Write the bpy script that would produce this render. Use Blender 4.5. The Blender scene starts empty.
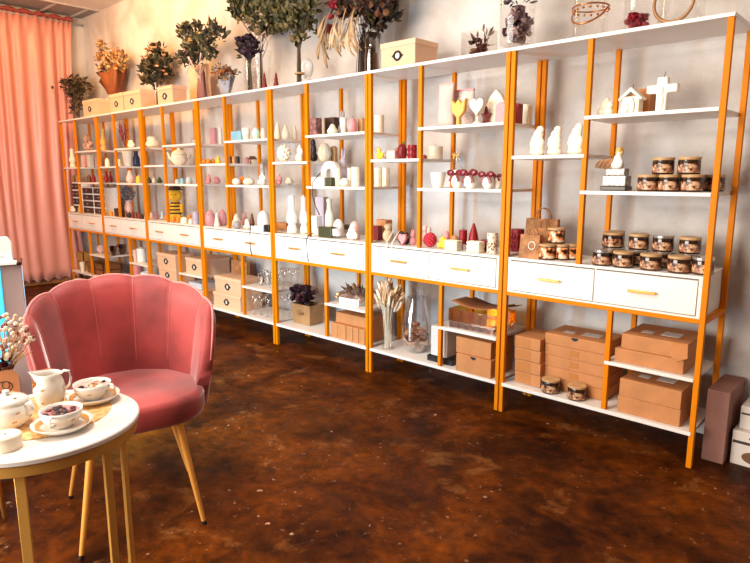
import bpy, bmesh, math, random
from mathutils import Vector, Matrix
R = random.Random(7)
sc = bpy.context.scene
COL = sc.collection
pi, cos, sin = math.pi, math.cos, math.sin

# ------------------------------------------------------------------ materials
MATS = {}
def nodes_of(name):
    m = bpy.data.materials.new(name); m.use_nodes = True
    nt = m.node_tree
    return m, nt, nt.nodes['Principled BSDF']
def mat(name, col, rough=.5, metal=0, noise=0, scale=20, bump=0, bscale=60, sheen=0, spec=.5, sss=0, col2=None):
    if name in MATS: return MATS[name]
    m, nt, b = nodes_of(name)
    b.inputs['Base Color'].default_value = (*col, 1)
    b.inputs['Roughness'].default_value = rough
    b.inputs['Metallic'].default_value = metal
    b.inputs['Specular IOR Level'].default_value = spec
    if sheen:
        b.inputs['Sheen Weight'].default_value = sheen
        b.inputs['Sheen Roughness'].default_value = .35
    if sss:
        b.inputs['Subsurface Weight'].default_value = sss
        b.inputs['Subsurface Radius'].default_value = (.02, .012, .006)
        b.inputs['Subsurface Scale'].default_value = .5
    tc = nt.nodes.new('ShaderNodeTexCoord')
    if noise or col2:
        n = nt.nodes.new('ShaderNodeTexNoise'); n.inputs['Scale'].default_value = scale; n.inputs['Detail'].default_value = 4
        r = nt.nodes.new('ShaderNodeValToRGB')
        c2 = col2 or tuple(c * (1 - noise) for c in col)
        r.color_ramp.elements[0].position = .35; r.color_ramp.elements[0].color = (*c2, 1)
        r.color_ramp.elements[1].position = .65; r.color_ramp.elements[1].color = (*col, 1)
        nt.links.new(tc.outputs['Object'], n.inputs['Vector']); nt.links.new(n.outputs['Fac'], r.inputs['Fac'])
        nt.links.new(r.outputs['Color'], b.inputs['Base Color'])
    if bump:
        n2 = nt.nodes.new('ShaderNodeTexNoise'); n2.inputs['Scale'].default_value = bscale; n2.inputs['Detail'].default_value = 3
        bp = nt.nodes.new('ShaderNodeBump'); bp.inputs['Strength'].default_value = bump; bp.inputs['Distance'].default_value = .01
        nt.links.new(tc.outputs['Object'], n2.inputs['Vector']); nt.links.new(n2.outputs['Fac'], bp.inputs['Height'])
        nt.links.new(bp.outputs['Normal'], b.inputs['Normal'])
    MATS[name] = m
    return m
def glass(name, tint=(1, 1, 1), amount=.14, rough=.03):
    if name in MATS: return MATS[name]
    m, nt, b = nodes_of(name)
    out = nt.nodes['Material Output']
    t = nt.nodes.new('ShaderNodeBsdfTransparent'); t.inputs['Color'].default_value = (*tint, 1)
    g = nt.nodes.new('ShaderNodeBsdfGlossy'); g.inputs['Roughness'].default_value = rough; g.inputs['Color'].default_value = (.95, .95, .95, 1)
    lw = nt.nodes.new('ShaderNodeLayerWeight'); lw.inputs['Blend'].default_value = .35
    mr = nt.nodes.new('ShaderNodeMapRange'); mr.inputs['To Min'].default_value = amount * .35; mr.inputs['To Max'].default_value = min(1, amount * 4)
    mx = nt.nodes.new('ShaderNodeMixShader')
    nt.links.new(lw.outputs['Facing'], mr.inputs['Value']); nt.links.new(mr.outputs['Result'], mx.inputs['Fac'])
    nt.links.new(t.outputs[0], mx.inputs[1]); nt.links.new(g.outputs[0], mx.inputs[2]); nt.links.new(mx.outputs[0], out.inputs['Surface'])
    MATS[name] = m
    return m
def leafmat(name, cols, rough=.6):
    if name in MATS: return MATS[name]
    m, nt, b = nodes_of(name)
    ge = nt.nodes.new('ShaderNodeNewGeometry'); r = nt.nodes.new('ShaderNodeValToRGB'); r.color_ramp.interpolation = 'CONSTANT'
    els = r.color_ramp.elements
    els[0].color = (*cols[0], 1)
    for i, c in enumerate(cols[1:]):
        if i == 0: e = els[1]; e.position = 1 / len(cols)
        else: e = els.new((i + 1) / len(cols))
        e.color = (*c, 1)
    nt.links.new(ge.outputs['Random Per Island'], r.inputs['Fac']); nt.links.new(r.outputs['Color'], b.inputs['Base Color'])
    b.inputs['Roughness'].default_value = rough
    MATS[name] = m
    return m

def W(c):
    """a wax or paint colour by a short palette word"""
    P = {'cream': (.92, .80, .62), 'ivory': (.94, .87, .75), 'white': (.92, .89, .85), 'pink': (.80, .30, .30), 'palepink': (.86, .52, .46), 'dustypink': (.62, .27, .28),
         'red': (.29, .006, .008), 'darkred': (.20, .008, .012), 'rose': (.62, .03, .05), 'yellow': (.90, .55, .04), 'orange': (.90, .26, .02), 'blue': (.24, .46, .55),
         'mint': (.55, .75, .62), 'grey': (.38, .33, .32), 'lilac': (.50, .42, .48), 'brown': (.16, .05, .02), 'black': (.012, .008, .008), 'tan': (.55, .30, .13),
         'navy': (.02, .03, .09), 'green': (.06, .12, .02), 'gold': (.80, .45, .10), 'purple': (.10, .03, .09), 'olive': (.06, .06, .025), 'silver': (.6, .58, .56), 'paleblue': (.45, .55, .58)}
    return mat('wax_' + c, P[c], .42, noise=.10, scale=40, spec=.4)

# ------------------------------------------------------------------ mesh pieces
def box(x0, x1, y0, y1, z0, z1):
    v = [(x, y, z) for z in (z0, z1) for y in (y0, y1) for x in (x0, x1)]
    return v, [(0, 2, 3, 1), (4, 5, 7, 6), (0, 1, 5, 4), (2, 6, 7, 3), (0, 4, 6, 2), (1, 3, 7, 5)]
def lathe(prof, n=20, c=(0, 0, 0), star=0, k=0, tw=0, cap=1):
    v, f = [], []
    for i, (r, z) in enumerate(prof):
        for j in range(n):
            a = 2 * pi * j / n
            rr = r * (1 + star * cos(k * a + tw * z))
            v.append((c[0] + rr * cos(a), c[1] + rr * sin(a), c[2] + z))
    for i in range(len(prof) - 1):
        for j in range(n):
            f.append((i * n + j, i * n + (j + 1) % n, (i + 1) * n + (j + 1) % n, (i + 1) * n + j))
    if cap and prof[0][0] > 1e-5: f.append(tuple(range(n - 1, -1, -1)))
    if cap and prof[-1][0] > 1e-5: f.append(tuple((len(prof) - 1) * n + j for j in range(n)))
    return v, f
def tube(pts, r, n=6, r1=None):
    pts = [Vector(p) for p in pts]; v, f = [], []
    up = Vector((0, 0, 1)); L = len(pts)
    for i, p in enumerate(pts):
        t = (pts[min(i + 1, L - 1)] - pts[max(i - 1, 0)]).normalized()
        a = t.cross(up)
        if a.length < 1e-3: a = t.cross(Vector((1, 0, 0)))
        a.normalize(); b = t.cross(a)
        rr = r if r1 is None else r + (r1 - r) * i / (L - 1)
        for j in range(n):
            q = p + a * rr * cos(2 * pi * j / n) + b * rr * sin(2 * pi * j / n); v.append(tuple(q))
    for i in range(L - 1):
        for j in range(n): f.append((i * n + j, i * n + (j + 1) % n, (i + 1) * n + (j + 1) % n, (i + 1) * n + j))
    f.append(tuple(range(n - 1, -1, -1))); f.append(tuple((L - 1) * n + j for j in range(n)))
    return v, f
def ring(c, rx, rz, r, n=20, axis='y', m=6):
    """closed ring round c; axis is the direction the ring faces"""
    v, f = [], []
    for i in range(n):
        a = 2 * pi * i / n
        for j in range(m):
            b = 2 * pi * j / m
            u, w, q = (rx + r * cos(b)) * cos(a), (rz + r * cos(b)) * sin(a), r * sin(b)
            v.append((c[0] + u, c[1] + q, c[2] + w) if axis == 'y' else (c[0] + u, c[1] + w, c[2] + q))
    for i in range(n):
        for j in range(m): f.append((i * m + j, ((i + 1) % n) * m + j, ((i + 1) % n) * m + (j + 1) % m, i * m + (j + 1) % m))
    return v, f
def ball(c, rx, ry=None, rz=None, n=14, m=9, lump=0, k=5):
    ry = ry or rx; rz = rz or rx; v = [(c[0], c[1], c[2] - rz)]; f = []
    for i in range(1, m):
        th = -pi / 2 + pi * i / m
        for j in range(n):
            a = 2 * pi * j / n
            s = 1 + lump * cos(k * a) * cos(th)
            v.append((c[0] + rx * cos(th) * cos(a) * s, c[1] + ry * cos(th) * sin(a) * s, c[2] + rz * sin(th)))
    v.append((c[0], c[1], c[2] + rz))
    for j in range(n): f.append((0, 1 + (j + 1) % n, 1 + j))
    for i in range(m - 2):
        for j in range(n): f.append((1 + i * n + j, 1 + i * n + (j + 1) % n, 1 + (i + 1) * n + (j + 1) % n, 1 + (i + 1) * n + j))
    e = len(v) - 1; b = 1 + (m - 2) * n
    for j in range(n): f.append((b + j, b + (j + 1) % n, e))
    return v, f
def prism(outline, y0, y1):
    """outline in x,z extruded along y"""
    n = len(outline)
    v = [(x, y0, z) for x, z in outline] + [(x, y1, z) for x, z in outline]
    f = [tuple(range(n)), tuple(range(2 * n - 1, n - 1, -1))]
    for i in range(n): f.append((i, i + n, (i + 1) % n + n, (i + 1) % n))
    return v, f
def arc_patch(r, z0, z1, a0, a1, n=10):
    v, f = [], []
    for i in range(n + 1):
        a = a0 + (a1 - a0) * i / n
        v += [(r * cos(a), r * sin(a), z0), (r * cos(a), r * sin(a), z1)]
    for i in range(n): f.append((2 * i, 2 * i + 2, 2 * i + 3, 2 * i + 1))
    return v, f
def leaf(p, d, L, w, fold=.25):
    p = Vector(p); d = Vector(d).normalized()
    s = d.cross(Vector((R.uniform(-1, 1), R.uniform(-1, 1), R.uniform(-1, 1))))
    if s.length < 1e-3: s = d.orthogonal()
    s.normalize(); nrm = d.cross(s)
    a, b = p + d * L * .35 + nrm * w * fold, p + d * L * .75 + nrm * w * fold * .6
    v = [p, p + d * L * .35 + s * w * .5, p + d * L * .75 + s * w * .36, p + d * L, p + d * L * .75 - s * w * .36, p + d * L * .35 - s * w * .5, a, b]
    return [tuple(x) for x in v], [(0, 1, 6), (0, 6, 5), (1, 2, 7, 6), (6, 7, 4, 5), (2, 3, 7), (7, 3, 4)]
def inside(c, rad, shell=0):
    while 1:
        p = Vector((R.uniform(-1, 1), R.uniform(-1, 1), R.uniform(-1, 1)))
        if p.length <= 1 and p.length >= shell: return Vector((c[0] + p.x * rad[0], c[1] + p.y * rad[1], c[2] + p.z * rad[2]))
def leaves(c, rad, n, L, w, out=1, down=0, shell=.3):
    res = []
    for _ in range(n):
        p = inside(c, rad, shell); d = (p - Vector((c[0], c[1], c[2] - rad[2]))) * out
        if d.length < 1e-4: d = Vector((0, 0, 1))
        d = d.normalized() + Vector((R.uniform(-.8, .8), R.uniform(-.8, .8), R.uniform(-.8, .8))) + Vector((0, 0, -down))
        res.append(leaf(p, d, L * R.uniform(.7, 1.3), w * R.uniform(.7, 1.3)))
    return res
def bloom(c, r, n=9):
    """a small layered flower head"""
    res = []
    for k in range(n):
        a = 2.4 * k; t = k / n
        d = Vector((cos(a) * (.3 + t), sin(a) * (.3 + t), 1.2 - t))
        res.append(leaf(Vector(c) - d.normalized() * r * .2, d, r * (.8 + .5 * t), r * 1.0, -.3))
    v, f = [], []
    for a, b in res:
        o = len(v); v += a; f += [tuple(i + o for i in q) for q in b]
    return v, f

def obj(name, pieces, m, parent=None, smooth=False, bevel=0, seg=2, remesh=0, loc=None, ang=None, sub=0, solid=0):
    v, f = [], []
    if pieces and isinstance(pieces, tuple): pieces = [pieces]
    for a, b in pieces:
        o = len(v); v += [tuple(p) for p in a]; f += [tuple(i + o for i in q) for q in b]
    me = bpy.data.meshes.new(name); me.from_pydata(v, [], f); me.update()
    if not solid and len(v) < 60000:
        bm = bmesh.new(); bm.from_mesh(me); bmesh.ops.recalc_face_normals(bm, faces=bm.faces); bm.to_mesh(me); bm.free()
    if smooth:
        for p in me.polygons: p.use_smooth = True
    me.materials.append(m)
    o = bpy.data.objects.new(name, me); COL.objects.link(o)
    if parent is not None: o.parent = parent
    if loc: o.location = loc
    if remesh:
        r = o.modifiers.new('blend', 'REMESH'); r.mode = 'VOXEL'; r.voxel_size = remesh; r.use_smooth_shade = True
        s = o.modifiers.new('soft', 'SMOOTH'); s.iterations = 1
    if solid:
        s = o.modifiers.new('thick', 'SOLIDIFY'); s.thickness = solid; s.offset = 0
    if bevel:
        b = o.modifiers.new('edge', 'BEVEL'); b.width = bevel; b.segments = seg; b.limit_method = 'ANGLE'; b.angle_limit = .6
        for p in me.polygons: p.use_smooth = True
    if sub:
        s = o.modifiers.new('sub', 'SUBSURF'); s.levels = s.render_levels = sub
    if ang is not None: me.set_sharp_from_angle(angle=ang)
    elif bevel: me.set_sharp_from_angle(angle=.6)
    return o
def tag(o, label, cat, group=None):
    o['label'] = label; o['category'] = cat
    if group: o['group'] = group
    return o
def thing(name, label, cat, loc, rz=0, group=None):
    o = bpy.data.objects.new(name, None); COL.objects.link(o); o.empty_display_size = .05
    o.location = loc; o.rotation_euler = (0, 0, rz)
    return tag(o, label, cat, group)
def copy_tree(o, parent=None):
    c = o.copy(); COL.objects.link(c)
    if parent is not None: c.parent = parent
    for ch in list(o.children): copy_tree(ch, c)
    return c
def struct(o):
    o['kind'] = 'structure'; return o

# ------------------------------------------------------------------ shared materials
ORANGE = mat('orange_lacquered_metal', (.70, .205, .003), .45, spec=.08)
BOARD = mat('white_board', (.82, .75, .68), .42, noise=.03, scale=6)
DRAWERW = mat('white_drawer_front', (.84, .77, .70), .38)
GOLD = mat('gold_metal', (.80, .40, .10), .3, metal=.55)
KRAFT = mat('kraft_card', (.56, .225, .075), .75, noise=.14, scale=14)
KRAFT2 = mat('kraft_card_dark', (.36, .13, .045), .75, noise=.14, scale=14)
TAPE = mat('brown_tape', (.50, .19, .05), .25)
PAPER = mat('white_label_paper', (.80, .74, .68), .6, noise=.3, scale=60)
BLUSH = mat('blush_card', (.74, .44, .27), .6, noise=.04, scale=10)
BLUSHLID = mat('blush_card_lid', (.78, .48, .30), .6)
BLACK = mat('black_metal', (.015, .01, .01), .35)
GLASS = glass('clear_glass', (.96, .95, .94), .07)
DGLASS = glass('smoked_glass', (.45, .22, .12), .2)
AMBER = glass('amber_glass', (.93, .66, .22), .22)
CLEARP = glass('clear_plastic', (.93, .85, .82), .22, .12)
JARM = mat('amber_jar_glass', (.030, .012, .006), .12, spec=.7)
WOODLID = mat('pale_wood_lid', (.62, .36, .16), .5, noise=.2, scale=18)
SILVERLID = mat('silver_lid', (.55, .50, .47), .25, metal=.8)
WHITEC = mat('white_ceramic', (.88, .83, .76), .15, spec=.6)
WICK = mat('wick', (.06, .04, .03), .8)
STEM = mat('dry_stems', (.13, .07, .02), .7, noise=.4)
WARE = glass('glassware', (.97, .97, .97), .26, .05)
KBAG = mat('crinkled_kraft_paper', (.50, .21, .075), .8, noise=.5, scale=26, bump=.5, bscale=50)
def jar_label(name, dark, mid, light, scale):
    if name in MATS: return MATS[name]
    m, nt, b = nodes_of(name)
    tc = nt.nodes.new('ShaderNodeTexCoord'); n = nt.nodes.new('ShaderNodeTexNoise'); n.inputs['Scale'].default_value = scale; n.inputs['Detail'].default_value = 1.5
    r = nt.nodes.new('ShaderNodeValToRGB'); e = r.color_ramp.elements
    r.color_ramp.interpolation = 'CONSTANT'
    e[0].color = (*dark, 1); e[0].position = 0; e[1].color = (*mid, 1); e[1].position = .44
    x = e.new(.56); x.color = (*light, 1)
    nt.links.new(tc.outputs['Object'], n.inputs['Vector']); nt.links.new(n.outputs['Fac'], r.inputs['Fac']); nt.links.new(r.outputs['Color'], b.inputs['Base Color'])
    b.inputs['Roughness'].default_value = .35
    MATS[name] = m
    return m
LABEL = jar_label('printed_jar_label', (.05, .015, .008), (.36, .15, .07), (.66, .42, .25), 62)
PHOTO = jar_label('printed_picture_label', (.02, .01, .01), (.70, .20, .04), (.85, .62, .42), 38)

# ------------------------------------------------------------------ item builders: fn(t, w, h, d, **k); t is the thing's Empty
def keepsake(t, w, h, d, face=0, lid=.2, plate=1):
    lh = h * lid
    obj('box_body', box(-w / 2, w / 2, -d / 2, d / 2, 0, h - lh * .8), BLUSH, t, bevel=.002)
    obj('lid', box(-w / 2 - .004, w / 2 + .004, -d / 2 - .004, d / 2 + .004, h - lh, h), BLUSHLID, t, bevel=.002)
    if plate:
        z = (h - lh) * .55; r = min(.022, w * .12)
        p = obj('label_plate', [ring((0, -d / 2 - .003, z), r * 1.05, r, r * .3)] + [prism([(s * r * 1.2, z + r * .5), (s * r * 1.9, z), (s * r * 1.2, z - r * .5)], -d / 2 - .005, -d / 2) for s in (-1, 1)], BLACK, t, smooth=True, ang=.7)
        obj('label_card', lathe([(r * .9, 0), (r * .9, .002)], 16), PAPER, p).matrix_local = Matrix.Translation((0, -d / 2 - .0005, z)) @ Matrix.Rotation(pi / 2, 4, 'X')
def carton(t, w, h, d, tape=0, sticker=0, flap=0, split=0, kraft=None, tuck=0, vtape=0):
    k = kraft or KRAFT
    obj('box_body', box(-w / 2, w / 2, -d / 2, d / 2, 0, h), k, t, bevel=.0025)
    if tape: obj('tape', box(-w * .08, w * .08, -d / 2 - .0012, -d / 2 + .002, h * .25, h * .8), TAPE, t)
    if vtape: obj('tape', box(-w / 2 + .004, -w / 2 + w * .62, -d / 2 - .0012, -d / 2 + .002, h * .1, h * .9), TAPE, t)
    if sticker:
        s = obj('shipping_label', [box(w * .0, w * .28, -d * .18, d * .12, h, h + .0012)], PAPER, t); s['label'] = 'white printed shipping label'
        s = obj('shipping_label', [box(-w * .3, -w * .12, -d * .2, -d * .02, h, h + .0012)], PAPER, t); s['label'] = 'small white printed label'
    if tuck: obj('thumb_slot', prism([(.018 * cos(a), h - .002 + .016 * sin(a)) for a in [pi + pi * i / 8 for i in range(9)]], -d / 2 - .0012, -d / 2 + .001), BLACK, t)
    if flap:
        obj('flap', [([(w * .28, -d / 2 - .002, h), (w / 2, -d / 2 - .002, h), (w / 2 + .015, -d / 2 - .05, h * .30), (w * .44, -d / 2 - .075, h * .10), (w * .31, -d / 2 - .06, h * .35)], [(0, 1, 2, 3, 4)])], k, t, solid=.003)
    if split: obj('lid_edge', box(-w / 2 - .003, w / 2 + .003, -d / 2 - .003, d / 2 + .003, h * .5, h + .001), k, t, bevel=.002)
def jar(t, w, h, d, lid='wood', photo=0):
    r = w / 2; lh = .012
    obj('jar_glass', lathe([(r * .94, 0), (r, .004), (r, h - lh - .004), (r * .96, h - lh)], 28), JARM, t, smooth=True, ang=.6)
    lb = obj('jar_label', arc_patch(r + .0008, h * .10, h * (.80 if photo else .60), -pi * .97, -pi * .03, 16), PHOTO if photo else LABEL, t, smooth=True)
    if lid != 'none': obj('lid', lathe([(r * .98, h - lh), (r * 1.02, h - lh + .002), (r * 1.02, h - .002), (r * .97, h)], 28), WOODLID if lid == 'wood' else SILVERLID, t, smooth=True, ang=.6)
PROF = {
 'plain': [(1, 0), (1, 1)],
 'bottle': [(.62, 0), (.85, .02), (.9, .12), (.72, .2), (.6, .24), (.92, .30), (1, .4), (.86, .5), (.6, .62), (.56, .86), (.6, .93), (.58, .965), (.16, .97), (.16, 1)],
 'pawn': [(.9, 0), (1, .05), (.8, .15), (.5, .3), (.42, .5), (.65, .58), (.42, .62), (.62, .72), (.6, .86), (.3, .97), (0, 1)],
 'cone': [(1, 0), (1, .06), (.55, .45), (.66, .47), (.3, .75), (.4, .77), (.05, .98), (0, 1)],
 'vase': [(.55, 0), (.75, .06), (1, .3), (.9, .5), (.5, .72), (.45, .85), (.7, 1)],
 'cup': [(.6, 0), (.62, .03), (.8, .3), (.93, .7), (1, 1)],
 'bowl': [(.45, 0), (.5, .05), (.85, .4), (1, 1)],
 'egg': [(.4, 0), (.75, .1), (1, .4), (.85, .72), (.45, .95), (0, 1)],
 'dome': [(1, 0), (1, .5), (.9, .72), (.66, .88), (.3, .98), (0, 1)],
 'pear': [(.6, 0), (1, .2), (1, .4), (.6, .66), (.45, .85), (.2, .97), (0, 1)],
 'drop': [(.7, 0), (.95, .12), (1, .28), (.72, .6), (.36, .86), (.2, .97), (.0, 1)],
 'pot': [(.7, 0), (.9, .08), (1, .35), (.95, .6), (.8, .68), (.86, .72), (.8, .74), (.5, .86), (.2, .9), (.16, .97), (0, 1)],
 'milk': [(.9, 0), (1, .05), (1, .55), (.6, .72), (.55, .9), (.68, .93), (.68, 1)],
 'bust': [(.75, 0), (.8, .05), (.5, .14), (.45, .25), (.6, .32), (.9, .45), (1, .68), (.85, .88), (.45, .98), (0, 1)],
 'canister': [(.95, 0), (1, .03), (1, .78), (1.05, .79), (1.05, .93), (.3, .95), (.25, 1), (0, 1)],
}
def turned(t, w, h, d, prof='plain', c='cream', wick=1, star=0, k=0, tw=0, n=24, m=None, base=None, body='wax_body'):
    r = w / 2; wh = .012 if wick else 0
    ps = [(a * r, b * (h - wh)) for a, b in PROF[prof]]
    obj(body, lathe(ps, n, star=star, k=k, tw=tw / max(h, .01)), m or W(c), t, smooth=True, ang=.7)
    if wick: obj('wick', tube([(0, 0, h - wh - .003), (.001, 0, h)], .0013, 5), WICK, t)
def hollow(t, w, h, d, prof='cup', c='white', m=None, fill=None, fz=.8, handle=0, body='cup_body', cover=0):
    r = w / 2; ps = [(a * r, b * h) for a, b in PROF[prof]]; th = min(.004, r * .12)
    inner = [(max(a - th, .001), max(b, th)) for a, b in reversed(ps)]
    obj(body, lathe(ps + inner, 24), m or W(c), t, smooth=True, ang=.8)
    if fill:
        rr = r * (PROF[prof][0][0] + (PROF[prof][-1][0] - PROF[prof][0][0]) * fz) - th
        obj('contents', lathe([(rr * .92, h * fz * .2 + th), (rr, h * fz)], 20), W(fill) if isinstance(fill, str) else fill, t, smooth=True, ang=.6)
    if handle: obj('handle', tube([(r * .85 * 1, 0, h * .8), (r * 1.35, 0, h * .8), (r * 1.5, 0, h * .55), (r * 1.3, 0, h * .3), (r * .75, 0, h * .25)], .004, 6), m or W(c), t, smooth=True)
def norm_z(P, h):
    lo = min(p[2] for a, b in P for p in a); hi = max(p[2] for a, b in P for p in a)
    return [([(x, y, (z - lo) / (hi - lo) * h) for x, y, z in a], b) for a, b in P]
def lumps(t, w, h, d, c='cream', pts=None, vs=.09, wick=0, body='wax_body', m=None):
    """pts in unit box x -.5...5, y -.5...5, z 0..1 with radius as a share of the width"""
    P = [ball((x * w, y * d, z * h), rx * w, ry * d, rz * h, 12, 8) for x, y, z, rx, ry, rz in pts]
    P = norm_z(P, h)
    obj(body, P, m or W(c), t, smooth=True, remesh=max(.0025, min(w, h) * vs * .45))
    if wick: obj('wick', tube([(0, 0, h - .006), (.001, 0, h + .008)], .0013, 5), WICK, t)
FIG = [(0, 0, .1, .5, .45, .12), (0, 0, .3, .42, .38, .25), (-.18, -.05, .52, .26, .3, .12), (.15, -.05, .5, .28, .3, .13), (.05, 0, .68, .34, .32, .18), (.16, 0, .86, .24, .26, .13), (-.3, 0, .4, .2, .3, .15)]
HAND = [(0, 0, .1, .48, .45, .12), (0, 0, .25, .44, .42, .22), (-.08, 0, .48, .36, .36, .22), (.04, 0, .68, .32, .32, .2), (.14, 0, .84, .24, .26, .14), (-.32, 0, .38, .16, .3, .12), (.3, -.1, .42, .17, .25, .14)]
SIT = [(0, 0, .2, .5, .45, .22), (0, 0, .5, .36, .36, .28), (0, -.05, .8, .3, .3, .19), (-.28, -.2, .2, .2, .25, .14), (.28, -.2, .2, .2, .25, .14)]
CLUSTER = [(-.25, -.1, .22, .27, .3, .24), (.24, -.15, .2, .28, .3, .24), (0, .1, .3, .32, .32, .3), (-.1, 0, .62, .26, .28, .26), (.2, .05, .55, .24, .26, .24), (.03, 0, .86, .16, .18, .15)]
SHELL = [(-.3, 0, .3, .2, .4, .32), (0, 0, .4, .3, .42, .5), (.3, 0, .3, .2, .4, .32), (-.14, -.1, .7, .2, .3, .26), (.16, -.1, .7, .2, .3, .24), (0, -.3, .2, .4, .2, .2)]
HEADB = [(0, 0, .06, .42, .42, .08), (0, 0, .22, .24, .24, .22), (0, 0, .66, .50, .48, .34), (-.12, -.28, .46, .28, .2, .2), (-.1, -.42, .58, .08, .12, .1)]
BUNNY = [(0, 0, .25, .45, .45, .26), (0, -.05, .6, .32, .32, .2), (-.14, 0, .85, .1, .14, .18), (.14, 0, .85, .1, .14, .18), (.35, .1, .2, .15, .2, .1)]
TWOHEAD = [(-.22, 0, .3, .28, .4, .32), (.24, 0, .26, .26, .4, .28), (-.22, -.02, .78, .2, .3, .2), (.24, -.02, .7, .18, .3, .2)]
HUG = [(0, 0, .2, .46, .44, .22), (-.2, 0, .5, .26, .32, .26), (.16, 0, .46, .26, .32, .24), (-.2, 0, .82, .18, .24, .16), (.16, 0, .76, .17, .24, .15)]
def heart_out(w, h, z0=0):
    P = []
    for i in range(28):
        a = 2 * pi * i / 28
        P.append((16 * sin(a) ** 3, 13 * cos(a) - 5 * cos(2 * a) - 2 * cos(3 * a) - cos(4 * a)))
    return [(x / 33 * w, z0 + (z + 17) / 29.5 * h) for x, z in P]
def flat(t, w, h, d, shape='slab', c='cream', stand=0, bev=.008, m=None, body='wax_body'):
    z0 = h * .3 if stand else 0
    if shape == 'slab': o = [(-w / 2, 0), (w / 2, 0)] + [(w / 2 * cos(a), h - w * .4 + w * .4 * sin(a)) for a in [pi * i / 12 for i in range(13)]]
    elif shape == 'heart': o = heart_out(w, h - z0, z0)
    elif shape == 'arch':
        q = w * .30
        o = [(-w / 2, 0), (-q / 1.6, 0), (-q / 1.6, h - w / 2)] + [(q / 1.6 * -cos(a), h - w / 2 + q / 1.6 * sin(a)) for a in [pi * i / 10 for i in range(1, 10)]] + [(q / 1.6, h - w / 2), (q / 1.6, 0), (w / 2, 0), (w / 2, h - w / 2)] + [(w / 2 * cos(a), h - w / 2 + w / 2 * sin(a)) for a in [pi * i / 14 for i in range(1, 14)]] + [(-w / 2, h - w / 2)]
    elif shape == 'star':
        o = []
        for i in range(10):
            a = pi / 2 + pi * i / 5; r = 1 if i % 2 == 0 else .45
            o.append((w / 2 * r * cos(a), h / 2 + h / 2 * r * sin(a)))
        zm = min(z for x, z in o); o = [(x, z - zm) for x, z in o]
    elif shape == 'tulip': o = [(-w * .12, 0), (w * .12, 0), (w * .1, h * .3), (w * .42, h * .5), (w * .5, h), (w * .2, h * .8), (0, h * .98), (-w * .2, h * .8), (-w * .5, h), (-w * .42, h * .5), (-w * .1, h * .3)]
    elif shape == 'leaf': o = [(-w * .2, 0), (w * .2, 0), (w * .46, h * .35), (w * .5, h * .62), (w * .3, h * .82), (0, h), (-w * .3, h * .82), (-w * .5, h * .6), (-w * .46, h * .35)]
    obj(body, prism(o, -d / 2, d / 2), m or W(c), t, bevel=min(bev, d * .35, w * .1), seg=3)
    if stand: obj('base', lathe([(w * .3, 0), (w * .26, z0 * .25), (w * .09, z0 * .5), (w * .08, z0 + .02)], 16), m or W(c), t, smooth=True, ang=.7)
def cross(t, w, h, d):
    a = w * .17
    obj('cross_body', prism([(-a, 0), (a, 0), (a, h * .55), (w / 2, h * .55), (w / 2, h * .79), (a, h * .79), (a * 1.0, h), (-a * 1.0, h), (-a, h * .79), (-w / 2, h * .79), (-w / 2, h * .55), (-a, h * .55)], -d / 2, d / 2), W('ivory'), t, bevel=.006)
    obj('figure', [ball((0, -d * .5, h * .3), a * .6, d * .2, h * .26), ball((0, -d * .5, h * .63), a * .5, d * .2, h * .12)], W('ivory'), t, smooth=True)
    obj('wick', tube([(0, 0, h - .002), (.006, 0, h + .022)], .0016, 5), WICK, t)
def crib(t, w, h, d):
    obj('stable', prism([(-w * .36, 0), (w * .36, 0), (w * .36, h * .66), (-w * .36, h * .66)], -d * .38, d / 2), W('cream'), t, bevel=.004)
    obj('roof', prism([(-w / 2, h * .56), (-w * .44, h * .50), (0, h * .84), (w * .44, h * .50), (w / 2, h * .56), (0, h)], -d / 2, d / 2), W('ivory'), t, bevel=.003)
    obj('figures', [ball((-w * .2, -d * .42, h * .21), w * .16, d * .14, h * .2), ball((w * .08, -d * .42, h * .28), w * .13, d * .14, h * .26), ball((w * .06, -d * .42, h * .54), w * .08, d * .1, h * .09), ball((-w * .36, -d * .3, h * .12), w * .12, d * .2, h * .11)], W('ivory'), t, smooth=True)
    obj('wick', tube([(0, 0, h - .004), (.001, 0, h + .014)], .0014, 5), WICK, t)
def cottage(t, w, h, d):
    obj('house_walls', box(-w * .42, w * .42, -d * .42, d * .42, 0, h * .6), W('cream'), t, bevel=.003)
    obj('roof', prism([(-w / 2, h * .55), (w / 2, h * .55), (0, h)], -d / 2, d / 2), W('brown'), t, bevel=.002)
    obj('door', box(-w * .1, w * .1, -d * .44, -d * .4, 0, h * .35), W('brown'), t)
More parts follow.
